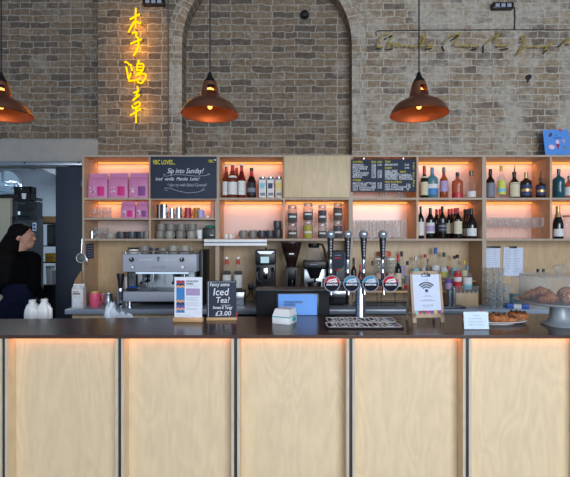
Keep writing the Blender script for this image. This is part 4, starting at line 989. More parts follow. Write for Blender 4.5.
# syrup bottles on a steel pan
d = 3.66
zb = Z(291.4, d)
t = thing('steel_pan', 'pale steel pan under the two clear syrup bottles', 'pan', (X(233.5, d), d+.05, CT))
b = B(); b.box(X(222, d), X(244.4, d), d-.02, d+.14, CT, zb-.004, bev=.004); obj('pan_body', b, M['steel'], t, world=True)
b = B(); b.box(X(221.4, d), X(245, d), d-.026, d+.146, zb-.006, zb, bev=.002); obj('rim', b, M['steel_dark'], t, world=True)
for px, top, lab in ((226.8, 256.8, 'clear syrup bottle peeking over the small blackboard, left of two'), (238.2, 256.8, 'clear syrup bottle with white label right of its twin on the pan')):
    bottle(px, top, 8.6, zb, d+.04, 'syrup_bottle', lab, 'bottle', M['glass'], M['white'], 'syrup', .06, [(.1, .48, M['label_white'])], (.58, M['coffee']), 'syrup bottles on the back worktop', foil=(.78, .92, M['cap_red']))
# socket and plugs
d = 3.972
t = thing('wall_socket', 'white double socket on the back panel beside the touchscreen grinder', 'socket', (X(252.4, d), d, Z(286.4, d)))
b = B(); b.box(-.045, .045, -.006, 0, -.03, .03, bev=.002); obj('socket_plate', b, M['label_grey'], t)
b = B(); b.box(.018, .028, -.0075, -.006, .008, .02); obj('switch', b, M['white'], t)
t = thing('plug', 'black plug and cable in the double socket', 'plug', (X(250.8, d), d-.03, Z(287, d)))
b = B(); b.box(-.02, .02, -.018, .023, -.022, .022, bev=.006); obj('plug_body', b, M['black'], t)
b = B(); b.tube([(0, -.01, -.02), (-.01, -.03, -.06), (-.045, -.05, -.1), (-.06, -.06, -.16), (-.04, -.08, -.185)], .005, 6); b.tube([(.01, -.012, -.02), (.02, -.04, -.07), (.05, -.06, -.1)], .004, 6); obj('cable_run', b, M['cord'], t)
# touchscreen grinder
d = 3.58
t = thing('coffee_grinder', 'black coffee grinder with a glowing display, left of the hopper grinder', 'coffee grinder', (X(265.8, d), d+.1, CT))
b = B(); b.box(*bx(255.2, 275.6, 249.8, 264.4, d, d+.2), bev=.012); hd = obj('head', b, M['black'], t, world=True)
b = B(); b.box(*bx(255.8, 275.4, 264, 291, d+.05, d+.2), bev=.006); obj('column', b, M['black'], t, world=True)
b = B(); b.box(*bx(255.6, 276, 288, 304.6, d-.02, d+.2), bev=.01); obj('base', b, M['black'], t, world=True)
b = B(); b.box(*bx(260.6, 269, 256.8, 263, d-.003, d+.01), bev=.001); obj('display', b, M['lcd'], t, world=True)
b = B(); b.prism([(X(257, d), Z(251.2, d)), (X(274, d), Z(251.2, d)), (X(271, d), Z(254, d)), (X(260, d), Z(254, d))], d-.003, d); obj('badge', b, M['steel'], t, world=True)
b = B(); b.lathe([(0, 0), (.008, 0), (.01, .015), (0, .02)], c=(X(265.5, d), d+.09, Z(249.8, d)), seg=12); obj('top_knob', b, M['black'], t, world=True)
b = B(); b.box(*bx(263.2, 267.6, 267.6, 279.4, d-.01, d+.05), bev=.004); obj('spout', b, M['chrome'], t, world=True)
for s in (-1, 1):
    b = B(); b.tube([(X(265.4+s*7, d), d+.02, Z(268.4, d)), (X(265.4+s*8.4, d), d-.02, Z(272, d)), (X(265.4+s*8, d), d-.03, Z(279, d)), (X(265.4+s*3, d), d-.04, Z(282.4, d))], .012, 8); obj('fork_arm', b, M['black'], t, world=True)
b = B(); b.tube([(X(259.5, d), d-.03, Z(288, d)), (X(259.5, d), d-.03, Z(292.6, d))], .01, 10); b.tube([(X(265, d), d-.03, Z(287.6, d)), (X(265, d), d-.03, Z(291, d))], .007, 10); obj('portafilter_rest', b, M['chrome'], t, world=True)
# hopper grinder
d = 3.60
t = thing('hopper_grinder', 'coffee grinder with a tall smoked cone hopper', 'coffee grinder', (X(291.4, d), d+.08, CT))
c_ = (X(291.5, d), d+.08, 0)
def rr(px): return S(px, d)
b = B(); b.lathe([(rr(4.6), Z(267.4, d)), (rr(5.4), Z(263, d)), (rr(9.8), Z(247.8, d)), (rr(10.6), Z(243.2, d))], c=c_, seg=26); hp = obj('hopper', b, M['hop'], t, world=True)
b = B(); b.lathe([(0, Z(267, d)), (rr(4.3), Z(266, d)), (rr(8.4), Z(253, d)), (0, Z(252.4, d))], c=c_, seg=22); f_ = obj('beans', b, M['coffee'], hp); f_.location = -Vector(t.location)
b = B(); b.lathe([(0, Z(243.2, d)), (rr(10.9), Z(243.2, d)), (rr(10.9), Z(242, d)), (0, Z(241.6, d))], c=c_, seg=26); obj('hopper_lid', b, M['black'], t, world=True)
b = B(); b.box(c_[0]-rr(2.4), c_[0]+rr(2.4), c_[1]-rr(8.6)-.004, c_[1]-rr(8.6)+.004, Z(254.6, d), Z(253.2, d)); obj('badge', b, M['white'], t, world=True)
b = B(); b.box(*bx(285.4, 298, 266.8, 280, d+.02, d+.16), bev=.01); obj('motor_body', b, M['black'], t, world=True)
b = B(); b.prism([(X(284.2, d), Z(290, d)), (X(286.4, d), Z(270, d)), (X(288.2, d), Z(270, d)), (X(287.4, d), Z(290, d))], d, d+.15); b.prism([(X(299.4, d), Z(290, d)), (X(297, d), Z(270, d)), (X(295.4, d), Z(270, d)), (X(296.2, d), Z(290, d))], d, d+.15); obj('side_frame', b, M['black'], t, world=True)
b = B(); b.lathe([(0, Z(289, d)), (rr(4), Z(289, d)), (rr(4.2), Z(280.4, d)), (rr(3.4), Z(280.4, d)), (0, Z(280.4, d))], c=(c_[0], d+.05, 0), seg=18); obj('dosing_cup', b, M['chrome'], t, world=True)
b = B(); b.box(*bx(282.6, 301, 289, 304.6, d-.02, d+.17), bev=.008); obj('base', b, M['black'], t, world=True)
b = B(); b.tube([(X(298.5, d), d+.1, Z(267, d)), (X(302.4, d), d+.1, Z(268.6, d)), (X(302.6, d), d+.1, Z(278, d)), (X(300.6, d), d+.1, Z(290, d))], .004, 6); obj('power_cable', b, M['cord'], t, world=True)
# filter coffee machine
d = 3.60
t = thing('filter_coffee_machine', 'black filter coffee machine with a glass jug on its top plate', 'coffee machine', (X(315, d), d+.1, CT))
b = B(); b.box(*bx(303.8, 326.4, 260.8, 269, d, d+.2), bev=.012); obj('head', b, M['black'], t, world=True)
b = B(); b.box(*bx(304.2, 326, 269, 292, d+.14, d+.2), bev=.003); obj('column', b, M['steel'], t, world=True)
b = B(); b.box(*bx(303.6, 326.6, 289.6, 304.6, d, d+.2), bev=.006); obj('base', b, M['black'], t, world=True)
b = B(); b.lathe([(0, Z(279, d)), (rr(4.4), Z(279, d)), (rr(8.2), Z(269, d)), (0, Z(269, d))], c=(X(315, d), d+.07, 0), seg=22); obj('brew_basket', b, M['black'], t, world=True)
b = B(); b.lathe([(0, Z(289.6, d)), (rr(6.4), Z(289.6, d)), (rr(7), Z(284, d)), (rr(6.6), Z(282.4, d)), (0, Z(282.2, d))], c=(X(315, d), d+.07, 0), seg=22); b.tube([(X(315, d), d+.03, Z(282, d)), (X(315, d), d+.0, Z(278, d))], .008, 8); obj('lower_jug', b, M['black'], t, world=True)
b = B(); b.box(X(310, d), X(317, d), d-.002, d, Z(265, d), Z(264, d)); obj('badge', b, M['ink_soft'], t, world=True)
zj = Z(260.8, d)
t = thing('coffee_jug', 'glass coffee jug with black lid and handle on the filter machine', 'jug', (X(314.4, d), d+.08, zj))
hj = Z(243, d)-zj
b = B(); b.lathe([(0, .002), (rr(7.6), 0), (rr(8.2), .01), (rr(7.9), hj*.3), (rr(5.2), hj*.72), (rr(5), hj*.78)], seg=24); obj('glass_body', b, M['glass_jar'], t)
b = B(); b.lathe([(rr(5.2), hj*.72), (rr(5.6), hj*.76), (rr(5.8), hj*.96), (rr(4), hj), (0, hj)], seg=22); obj('lid', b, M['black'], t)
b = B(); b.tube([(rr(5), 0, hj*.92), (rr(9), 0, hj*.9), (rr(10.8), 0, hj*.6), (rr(12), 0, hj*.12)], [.009, .01, .011, .009], 8); obj('handle', b, M['black'], t)
# water boiler with red tap
d = 3.62
t = thing('water_boiler', 'black countertop water boiler behind the left beer tap', 'boiler', (X(338, d), d+.1, CT))
b = B(); b.box(*bx(329.6, 346, 251, 304.6, d, d+.22), bev=.012); obj('boiler_body', b, M['black'], t, world=True)
b = B(); b.prism([(X(331, d), Z(268, d)), (X(331, d), Z(252.4, d)), (X(344.6, d), Z(252.4, d)), (X(344.6, d), Z(265, d)), (X(342, d), Z(268, d))], d-.004, d); fp = obj('front_plate', b, M['board'], t, world=True)
b = B(); b.tube([(X(331, d), d-.005, Z(268.4, d)), (X(342, d), d-.005, Z(268.2, d)), (X(344.8, d), d-.005, Z(265, d)), (X(344.8, d), d-.005, Z(252.4, d))], .003, 5); obj('plate_edge', b, M['steel'], t, world=True)
b = B(); b.box(X(334.6, d), X(341, d), d-.006, d-.004, Z(258.4, d), Z(257.4, d)); obj('red_print', b, M['label_red'], t, world=True)
b = B(); b.box(X(334.6, d), X(341, d), d-.006, d-.004, Z(255.6, d), Z(255, d)); obj('white_print', b, M['ink_soft'], t, world=True)
b = B(); b.tube([(X(336.4, d), d, Z(271.6, d)), (X(336.4, d), d-.05, Z(271.6, d)), (X(336.4, d), d-.055, Z(275, d))], .01, 8); tp = obj('tap', b, M['chrome'], t, world=True)
b = B(); b.ell((X(336.4, d), d-.05, Z(269.6, d)), (.02, .012, .01), 12, 8); f_ = obj('tap_handle', b, M['cap_red'], tp); f_.location = -Vector(t.location)
b = B(); b.box(*bx(329.4, 346.2, 291, 297, d-.05, d), bev=.003); obj('drip_tray', b, M['steel'], t, world=True)
# ---------------------------------------------------------------- bottle risers
r0, zr = 3.62, 1.0876
t = thing('bottle_riser', 'wire-legged wooden riser carrying the front row of spirits', 'riser', (X(400, r0), 3.7, CT))
b = B(); b.box(X(348, r0), X(446, r0), r0, 3.80, zr-.016, zr, bev=.002); obj('riser_top', b, M['oak'], t, world=True)
for xa_, xb_ in ((352, 378), (381, 396), (404, 440)):
    b = B(); b.tube([(X(xa_+1, r0), r0+.02, zr-.01), (X(xa_, r0), r0+.01, CT+.004), (X(xb_, r0), r0+.01, CT+.004), (X(xb_-1, r0), r0+.02, zr-.01)], .0035, 6); obj('wire_leg', b, M['black'], t, world=True)
b = B(); b.tube([(X(352, r0), 3.79, zr-.01), (X(352, r0), 3.79, CT+.003), (X(440, r0), 3.79, CT+.003), (X(440, r0), 3.79, zr-.01)], .0035, 6); obj('wire_leg', b, M['black'], t, world=True)
t = thing('bottle_block', 'plywood block with shot glasses on it, right end of the spirits', 'riser', (X(462, r0), 3.7, CT))
b = B(); b.box(X(446.4, r0), X(478.4, r0), r0, 3.80, CT, Z(293, r0), bev=.002); obj('block_body', b, M['ply_back'], t, world=True)
zk = Z(293, r0)
t = thing('rear_riser', 'plywood step behind the front spirits holding the back row', 'riser', (X(410, 3.82), 3.88, CT))
zq = 1.16
b = B(); b.box(X(352, 3.82), X(480, 3.82), 3.815, 3.965, zq-.016, zq, bev=.002); obj('riser_top', b, M['ply_shelf'], t, world=True)
b = B(); b.box(X(352, 3.82), X(480, 3.82), 3.955, 3.965, CT, zq-.016); obj('riser_back', b, M['ply_back'], t, world=True)
for px in (353, 416, 479):
    b = B(); b.box(X(px, 3.82)-.008, X(px, 3.82)+.008, 3.82, 3.955, CT, zq-.016); obj('riser_side', b, M['ply_side'], t, world=True)
g = 'spirits on the lower riser'
put([
 (353.6, 257.8, 5.6, 'bitters_bottle', 'small dark bottle between the first two beer tap handles', 'glass_brown', 'black', 'spirit', .2, [(.15, .45, 'label_black')], None),
 (360.2, 264.6, 4.4, 'bitters_bottle', 'small reddish bottle between the second and third beer taps', 'glass_redsyrup', 'cap_red', 'spirit', .2, [(.2, .5, 'label_red')], None),
 (372.4, 260.8, 4.8, 'liqueur_bottle', 'slim clear bottle with dark cap just left of the amber dispensers', 'glass', 'black', 'spirit', .16, [(.1, .5, 'label_cream')], (.5, 'amber_liquid')),
 (398.2, 254.6, 6.4, 'whiskey_bottle', 'green whiskey bottle with cream label right of the amber dispensers', 'glass_green', 'cap_red', 'spirit', .2, [(.1, .48, 'label_cream')], None),
 (407.4, 261., 6.6, 'gin_bottle', 'tapering clear bottle with pale label left of the wifi easel', 'glass', 'black', 'cone', .14, [(.05, .18, 'label_red'), (.2, .5, 'label_grey')], None)], zr, 3.70, g)
put([
 (448.3, 266.2, 6.4, 'gin_bottle', 'small clear bottle with a purple label right of the wifi easel', 'glass', 'cap_red', 'spirit', .12, [(.34, .5, 'label_purple'), (.1, .34, 'label_lilac')], None),
 (457.4, 254.6, 7.6, 'aperitif_bottle', 'bottle of red aperitif with black cap above the shot glasses', 'glass', 'black', 'spirit', .1, [(.08, .5, 'label_red'), (.28, .40, 'label_white')], (.56, 'cap_red')),
 (467.2, 265.8, 8.8, 'gin_bottle', 'squat clear bottle with aqua cap and white label at the right', 'glass', 'cap_bluegrey', 'squat', .16, [(.3, .56, 'label_white'), (.1, .3, 'label_aqua')], None)], zk, 3.72, g)
put([
 (401.6, 251.4, 6.4, 'rum_bottle', 'clear bottle with black cap behind the green whiskey bottle', 'glass', 'black', 'spirit', .18, [(.15, .5, 'label_lilac')], None),
 (415.6, 256.8, 6.8, 'tequila_bottle', 'clear bottle with pale blue label and grey cap above the easel', 'glass', 'steel', 'spirit', .16, [(.2, .5, 'label_aqua')], None),
 (425.2, 254.4, 7.4, 'vodka_bottle', 'clear bottle with red cap and white label above the easel', 'glass', 'cap_red', 'spirit', .13, [(.08, .5, 'label_white')], None),
 (435.6, 247.6, 7.8, 'vodka_bottle', 'tallest clear vodka bottle with blue cap above the easel', 'glass', 'cap_blue', 'spirit', .2, [(.12, .46, 'label_white'), (.18, .30, 'label_blue')], None),
 (444., 252.4, 7., 'gin_bottle', 'clear bottle with dark green cap right of the blue-capped vodka', 'glass', 'cap_green', 'spirit', .16, [(.1, .3, 'label_yellow'), (.3, .45, 'label_white')], None),
 (454.4, 255.6, 6.4, 'liqueur_bottle', 'pale green bottle with black cap behind the red aperitif', 'glass', 'black', 'spirit', .14, [(.15, .5, 'label_aqua')], None),
 (464.2, 260.4, 6., 'liqueur_bottle', 'clear bottle with yellow cap behind the aqua-capped bottle', 'glass', 'cap_yellow', 'spirit', .18, [(.2, .5, 'label_cream')], None)], zq, 3.89, 'spirits on the rear step')
# pen-like dark stopper beside red cap
t = thing('vermouth_bottle', 'thin dark bottle right of the red-capped vodka', 'bottle', (X(427.8, 3.83), 3.83, zq)); 
b = B(); h = Z(258.8, 3.83)-zq; b.lathe([(0, 0), (.011, 0), (.011, h*.6), (.006, h*.75), (.006, h*.95), (0, h*.95)], seg=12); obj('glass_body', b, M['glass_dark'], t)
b = B(); b.lathe([(0, h*.93), (.0075, h*.93), (.0075, h), (0, h)], seg=12); obj('cap', b, M['black'], t)
# amber dispensers
d = 3.68
for px, w, top, lab in ((379.6, 11.4, 259.4, 'square glass dispenser of amber liquor behind the third tap'), (391.2, 9.6, 259.4, 'square glass dispenser of amber liquor behind the fourth tap')):
    t = thing('liquor_dispenser', lab, 'dispenser', (X(px, d+.05), d+.05, zr), 0, 'amber liquor dispensers')
    w_ = S(w, d)/2; h = Z(top, d+.05)-zr
    b = B(); b.box(-w_, w_, -.04, .04, .001, h, bev=.006); obj('glass_tank', b, M['glass_jar'], t)
    b = B(); b.box(-w_*.93, w_*.93, -.036, .036, .006, h*.56, bev=.004); obj('liquor', b, M['amber_liquid'], t)
    b = B(); b.box(-w_*1.02, w_*1.02, -.042, .042, h, h+.008, bev=.002); obj('lid', b, M['steel'], t)
d = 3.9
t = thing('decanter', 'round glass jar with an orange lid standing behind the dispensers', 'jar', (X(384.6, d), d, zq))
h = Z(251.4, d)-zq; r = S(6.6, d)
b = B(); b.lathe([(0, .002), (r*.9, 0), (r, .01), (r, h*.7), (r*.85, h*.84)], seg=22); obj('jar_glass', b, M['glass_jar'], t)
b = B(); b.lathe([(0, h*.84), (r*.92, h*.84), (r*.92, h*.99), (r*.7, h), (0, h)], seg=22); obj('lid', b, mat('orange lid', (196, 96, 66), .5), t)
# shot glasses
s0 = None
for i, px in enumerate((456.4, 460.6, 464.8, 469., 473.2, 477.)):
    loc = (X(px, 3.645), 3.645, zk); lab = 'empty shot glass, %s from the left on the plywood block' % ORD[i]
    if s0 is None: s0 = tumbler('shot_glass', lab, 'glass', loc, S(1.7, 3.645), Z(286, 3.645)-zk, 'shot glasses on the block', .8)
    else: dup(s0, loc, lab)
# bar tools
d = 3.53
t = thing('rubber_tray', 'flat grey tray with steel tumblers right of the wifi easel', 'tray', (X(452, d), d, CT))
b = B(); b.box(-.1, .1, -.05, .05, 0, .018, bev=.005); obj('tray_body', b, M['steel_dark'], t)
for px, top, lab in ((449.2, 289.4, 'shorter steel shaker tumbler on the grey tray'), (453.8, 287.2, 'taller steel shaker tumbler on the grey tray')):
    t = thing('steel_tumbler', lab, 'tumbler', (X(px, d), d, CT+.018)); h = Z(top, d)-CT-.018; r = S(2.4, d)
    b = B(); b.lathe([(0, 0), (r*.8, 0), (r, h), (r*.92, h), (r*.74, .01), (0, .01)], seg=20); obj('tumbler_body', b, M['steel'], t)
    b = B(); b.lathe([(r*.98, h*.96), (r*1.05, h*.97), (r*1.05, h), (r*.95, h)], seg=20); obj('rim', b, M['chrome'], t)
# stacked tumblers on the right
d = 3.62; x0 = None; lv = (Z(267.4, d)-CT)/5
for c, px in enumerate((488.8, 495.6, 502.4)):
    for lev in range(5):
        lab = 'clear tumbler in the %s stack by the upright, %s from the bottom' % (('left', 'middle', 'right')[c], ORD[lev])
        loc = (X(px, d), d+(.0 if c < 2 else .02), CT+lev*lv)
        if x0 is None: x0 = tumbler('tumbler', lab, 'glass', loc, S(3.2, d), lv-.0005, 'stacked tumblers on the worktop', .82, 'glass_jar')
        else: dup(x0, loc, lab)
for c, px in enumerate((493., 499.8, 506.6)):
    for lev in range(3):
        dup(x0, (X(px, d-.06), d-.058, CT+lev*lv), 'clear tumbler in the front row of stacks, %s stack, %s from the bottom' % (('left', 'middle', 'right')[c], ORD[lev]))
d = 3.66
t = thing('lidded_jar', 'clear lidded jar between the tumbler stacks and cake stand', 'jar', (X(516, d), d, CT))
h = Z(276, d)-CT; r = S(7, d)
b = B(); b.lathe([(0, .002), (r*.95, 0), (r, .01), (r, h*.6), (r*.6, h*.72), (r*.58, h*.84)], seg=24); obj('jar_glass', b, M['glass_jar'], t)
b = B(); b.lathe([(r*.62, h*.84), (r*.66, h*.86), (r*.66, h*.97), (r*.5, h), (0, h)], seg=20); obj('lid', b, M['glass_jar'], t)
b = B(); b.lathe([(0, .006), (r*.92, .006), (r*.94, h*.4), (0, h*.4)], seg=20); obj('water', b, M['glass_blue'], t)
d = 3.50
t = thing('film_roll', 'blue and white packet lying on the worktop beside the cake stand', 'packet', (X(517, d), d, CT), -.25)
b = B(); b.box(-.085, .085, -.022, .022, 0, .036, bev=.004); obj('packet_body', b, M['label_white'], t)
for s in (-1, 1):
    b = B(); b.box(s*.058-.03, s*.058+.03, -.0235, .0235, -.0, .038, bev=.004); obj('blue_end', b, M['blue_cloth'], t)
for px, m_, lab in ((537.8, 'black', 'dark capped bottle behind the cake dome, left of two'), (543.4, 'cap_green', 'green capped bottle behind the cake dome, right of two')):
    bottle(px, 269, 6.4, CT, 3.72, 'sauce_bottle', lab, 'bottle', M['glass'], M[m_], 'spirit', .14, [(.1, .45, M['label_white'])], None, 'bottles behind the cake dome')
# ================================================================== on the bar top
def at_bar(px, py): d = bard(py); return (X(px, d), d, BT)
# milk bottles on the service counter
for i, (px, d, top, lab) in enumerate(((32.2, 2.88, 300.8, 'white plastic milk bottle in front on the left of three'), (36.4, 2.99-.06+.06, 298.8, 'white plastic milk bottle at the back between the other two'), (44.4, 2.88, 299, 'white plastic milk bottle with handle showing, right of three'))):
    base = .84; t = thing('milk_bottle', lab, 'milk bottle', (X(px, d), d, base), -.3+.2*i, 'milk bottles behind the bar')
    if i == 1: t.location.y = 2.955-.01
    h = Z(top, d)-base; r = S(6.6, d)
    b = B(); b.lathe([(0, 0), (r*.9, 0), (r*.95, .01), (r*.95, h*.66), (r*.9, h*.76), (r*.72, h*.86), (r*.46, h*.915), (r*.4, h*.94)], seg=24, sq=.35, sx=.94, sy=.94); obj('bottle_body', b, M['white'] if i else M['white'], t)
    b = B(); b.lathe([(0, h*.93), (r*.47, h*.93), (r*.47, h), (0, h)], seg=16); obj('cap', b, mat('pale cap', (214, 218, 220), .5), t)
    b = B(); b.tube([(r*.55, -.01, h*.84), (r*1.0, -.01, h*.76), (r*1.02, -.01, h*.55), (r*.85, -.01, h*.45)], .012, 8); obj('handle', b, M['white'], t)
# crumpled film
d = 2.75
t = thing('crumpled_film', 'crumpled clear plastic film lying behind the bar below pink jug', 'film', (X(111, d), d, .84))
b = B(); bmesh.ops.create_icosphere(b.bm, subdivisions=3, radius=1.)
random.seed(5)
zp = Z(303, d)-.84
for v in b.bm.verts:
    k = 1+random.uniform(-.28, .28); v.co = Vector((v.co.x*k*.05+(1-v.co.z)*.012, v.co.y*k*.04, (v.co.z*k*.5+.5)*zp*.96))
    v.co.z = max(.0, v.co.z)
obj('film_wad', b, M['film'], t)
b = B(); bmesh.ops.create_icosphere(b.bm, subdivisions=3, radius=1.)
for v in b.bm.verts:
    k = 1+random.uniform(-.2, .2); v.co = Vector((v.co.x*k*.085+.09, v.co.y*k*.03, max(0, (v.co.z*.5+.5)*k)*(Z(316, d)-.84)))
obj('film_tail', b, M['film'], t)
# menu card in oak block
p = at_bar(188.4, 321.6)
t = thing('menu_card', 'white menu card with a zigzag pattern band in an oak block', 'menu card', p, -.10)
d = p[1]
w_, h = S(28.4, d), S(41.5, d)
b = B(); b.box(-w_*.535, w_*.535, -.02, .02, 0, .026, bev=.004); obj('oak_base', b, M['oak'], t)
b = B(); b.box(-w_/2, w_/2, -.0025, .0025, .018, h+.018); obj('card', b, M['paper'], t)
def rect(t, name, m, u0, u1, v0, v1, y=-.0035): 
    b = B(); b.box(-w_/2+u0*w_, -w_/2+u1*w_, y, -.0024, .018+v0*h, .018+v1*h); return obj(name, b, m, t)
rect(t, 'blue_band', M['label_blue'], .07, .37, .14, .92)
def zig(v0, th, m, name):
    b = B(); n = 4; up = []; lo = []
    for k in range(n+1):
        u = .07+.30*k/n; dz = (.03 if k % 2 else 0); up.append((-w_/2+u*w_, .018+(v0+dz+th)*h)); lo.append((-w_/2+u*w_, .018+(v0+dz)*h))
    for k in range(n): b.prism([lo[k], lo[k+1], up[k+1], up[k]], -.0042, -.0034)
    return obj(name, b, m, t)
zig(.84, .055, M['label_red'], 'zigzag'); zig(.78, .05, M['label_navy'], 'zigzag'); zig(.73, .05, mat('peach print', (226, 160, 110), .7), 'zigzag')
zig(.38, .05, bpy.data.materials['peach print'], 'zigzag'); zig(.31, .06, M['label_navy'], 'zigzag'); zig(.25, .05, M['label_purple'], 'zigzag'); zig(.19, .05, bpy.data.materials['peach print'], 'zigzag')
b = B(); rect(t, 'photo_print', M['label_lilac'], .42, .92, .56, .73)
text('lettering', 'WOOLWICH\nWORKS', .0155, M['ink'], t, (-w_/2+.42*w_, -.003, .018+.88*h), sx=.82, bold=.0004)
b = B()
for k, v in enumerate((.78, .5, .47, .44, .38, .35, .32, .25, .22)):
    b.box(-w_/2+.42*w_, -w_/2+(.84+.06*math.sin(k*2.3))*w_, -.003, -.0024, .018+v*h, .018+(v+.007)*h)
b.box(-w_/2+.07*w_, -w_/2+.7*w_, -.003, -.0024, .018+.06*h, .018+.067*h); b.box(-w_/2+.07*w_, -w_/2+.55*w_, -.003, -.0024, .018+.085*h, .018+.09*h)
obj('small_print', b, M['ink_soft'], t)
# chalk easel
p = at_bar(221.6, 320.)
t = thing('chalk_sign', 'small blackboard in an oak block advertising iced tea', 'chalk sign', p, .03)
d = p[1]; w_, h = S(29.4, d), S(39.4, d)
b = B(); b.box(-w_*.5, w_*.53, -.02, .02, 0, .018, bev=.004); obj('oak_base', b, M['oak'], t)
b = B(); b.box(-w_/2, w_/2, -.003, .003, .01, h, bev=.001); obj('slate', b, M['board'], t)
ch = dict(shear=.15, bold=.0004)
def wl(s, u, v, size, **k): text('lettering', s, size*h, M['chalk'], t, (-w_/2+u*w_, -.0035, v*h), **{**ch, **k})
wl('Fancy some', .1, .86, .135, sx=.78); wl('Iced', .2, .63, .26, sx=.92); wl('Tea?', .3, .44, .21, sx=.9); wl('Sweet & Tangy', .2, .285, .105, sx=.78); wl('£3.00', .28, .115, .17, sx=1.05)
b = B()
for k in range(17): b.box(-w_*.455, -w_*.435, -.0042, -.003, h*(.06+.054*k), h*(.09+.054*k))
for k in range(13): b.box(-w_*.44+w_*.07*k, -w_*.40+w_*.07*k, -.0042, -.003, h*.965, h*.975)
b.box(w_*-.02, w_*.3, -.0042, -.003, h*.375, h*.382)
obj('dashed_border', b, M['chalk'], t)
b = B(); b.box(w_*.5, w_*.54, -.01, .01, .018, .018+.03, bev=.002); obj('red_clip', b, M['cap_red'], t)
# point of sale terminal
d = 2.68
t = thing('till', 'black till unit with a blue customer screen behind the bar', 'till', (X(293, d), d+.06, .84))
b = B(); b.box(X(256, d), X(329.6, d), d, d+.16, .84, Z(290.4, d), bev=.006); obj('till_body', b, M['black_matt'], t, world=True)
b = B(); b.box(X(255.2, d), X(330.4, d), d-.004, d+.17, Z(290.8, d), Z(289.6, d), bev=.002); obj('top_edge', b, M['kitchen_grey'], t, world=True)
b = B(); b.box(X(276.4, d), X(318.6, d), d-.028, d, Z(317.6, d), Z(292.4, d), bev=.004); sc = obj('display_frame', b, M['black'], t, world=True)
b = B(); b.box(X(278.4, d-.03), X(317., d-.03), d-.030, d-.027, Z(315.2, d-.03), Z(294.2, d-.03)); f_ = obj('screen', b, M['screen'], sc); f_.location = -Vector(t.location)
text('lettering', 'WOOLWICH\nWORKS', S(3.1, d), M['ink'], t, (X(284, d)-t.location.x, d-.0315-t.location.y, Z(302.4, d)-t.location.z), bold=.0006, lines=.85)
# small white box
p = at_bar(284.6, 322.4)
t = thing('card_box', 'small white box with a teal stripe on the bar by the till', 'box', p, -.42)
w_, dp_, h = S(18.5, p[1]), .11, S(14, p[1])
b = B(); v0 = [(-w_/2, -dp_/2), (w_/2, -dp_/2), (w_/2, dp_/2), (-w_/2, dp_/2)]
b.box(-w_/2, w_/2, -dp_/2, dp_/2, 0, h*.52, bev=.001)
vv = [b.bm.verts.new((x, y, h*.52)) for x, y in v0]+[b.bm.verts.new((x*.86, y*.8+.012, h)) for x, y in v0]
for q in ((0, 1, 5, 4), (1, 2, 6, 5), (2, 3, 7, 6), (3, 0, 4, 7), (4, 5, 6, 7)): b.bm.faces.new([vv[i] for i in q])
obj('carton', b, M['white'], t)
b = B(); b.box(-w_/2-.001, w_/2+.001, -dp_/2-.001, dp_/2+.001, h*.45, h*.52); obj('teal_stripe', b, M['teal'], t)
b = B(); b.box(w_/2, w_/2+.0015, -dp_*.1, dp_*.34, h*.12, h*.4); b.box(-w_*.3, w_*.05, -dp_/2-.001, -dp_/2, h*.2, h*.24) if False else None
obj('teal_print', b, M['teal'], t)
M['badge_red'] = mat('red badge lens', (184, 34, 44), .6, spec=.15); M['badge_blue'] = mat('blue badge lens', (66, 138, 174), .6, spec=.15)
M['badge_dark'] = mat('dark badge lens', (16, 20, 32), .7, spec=.15)
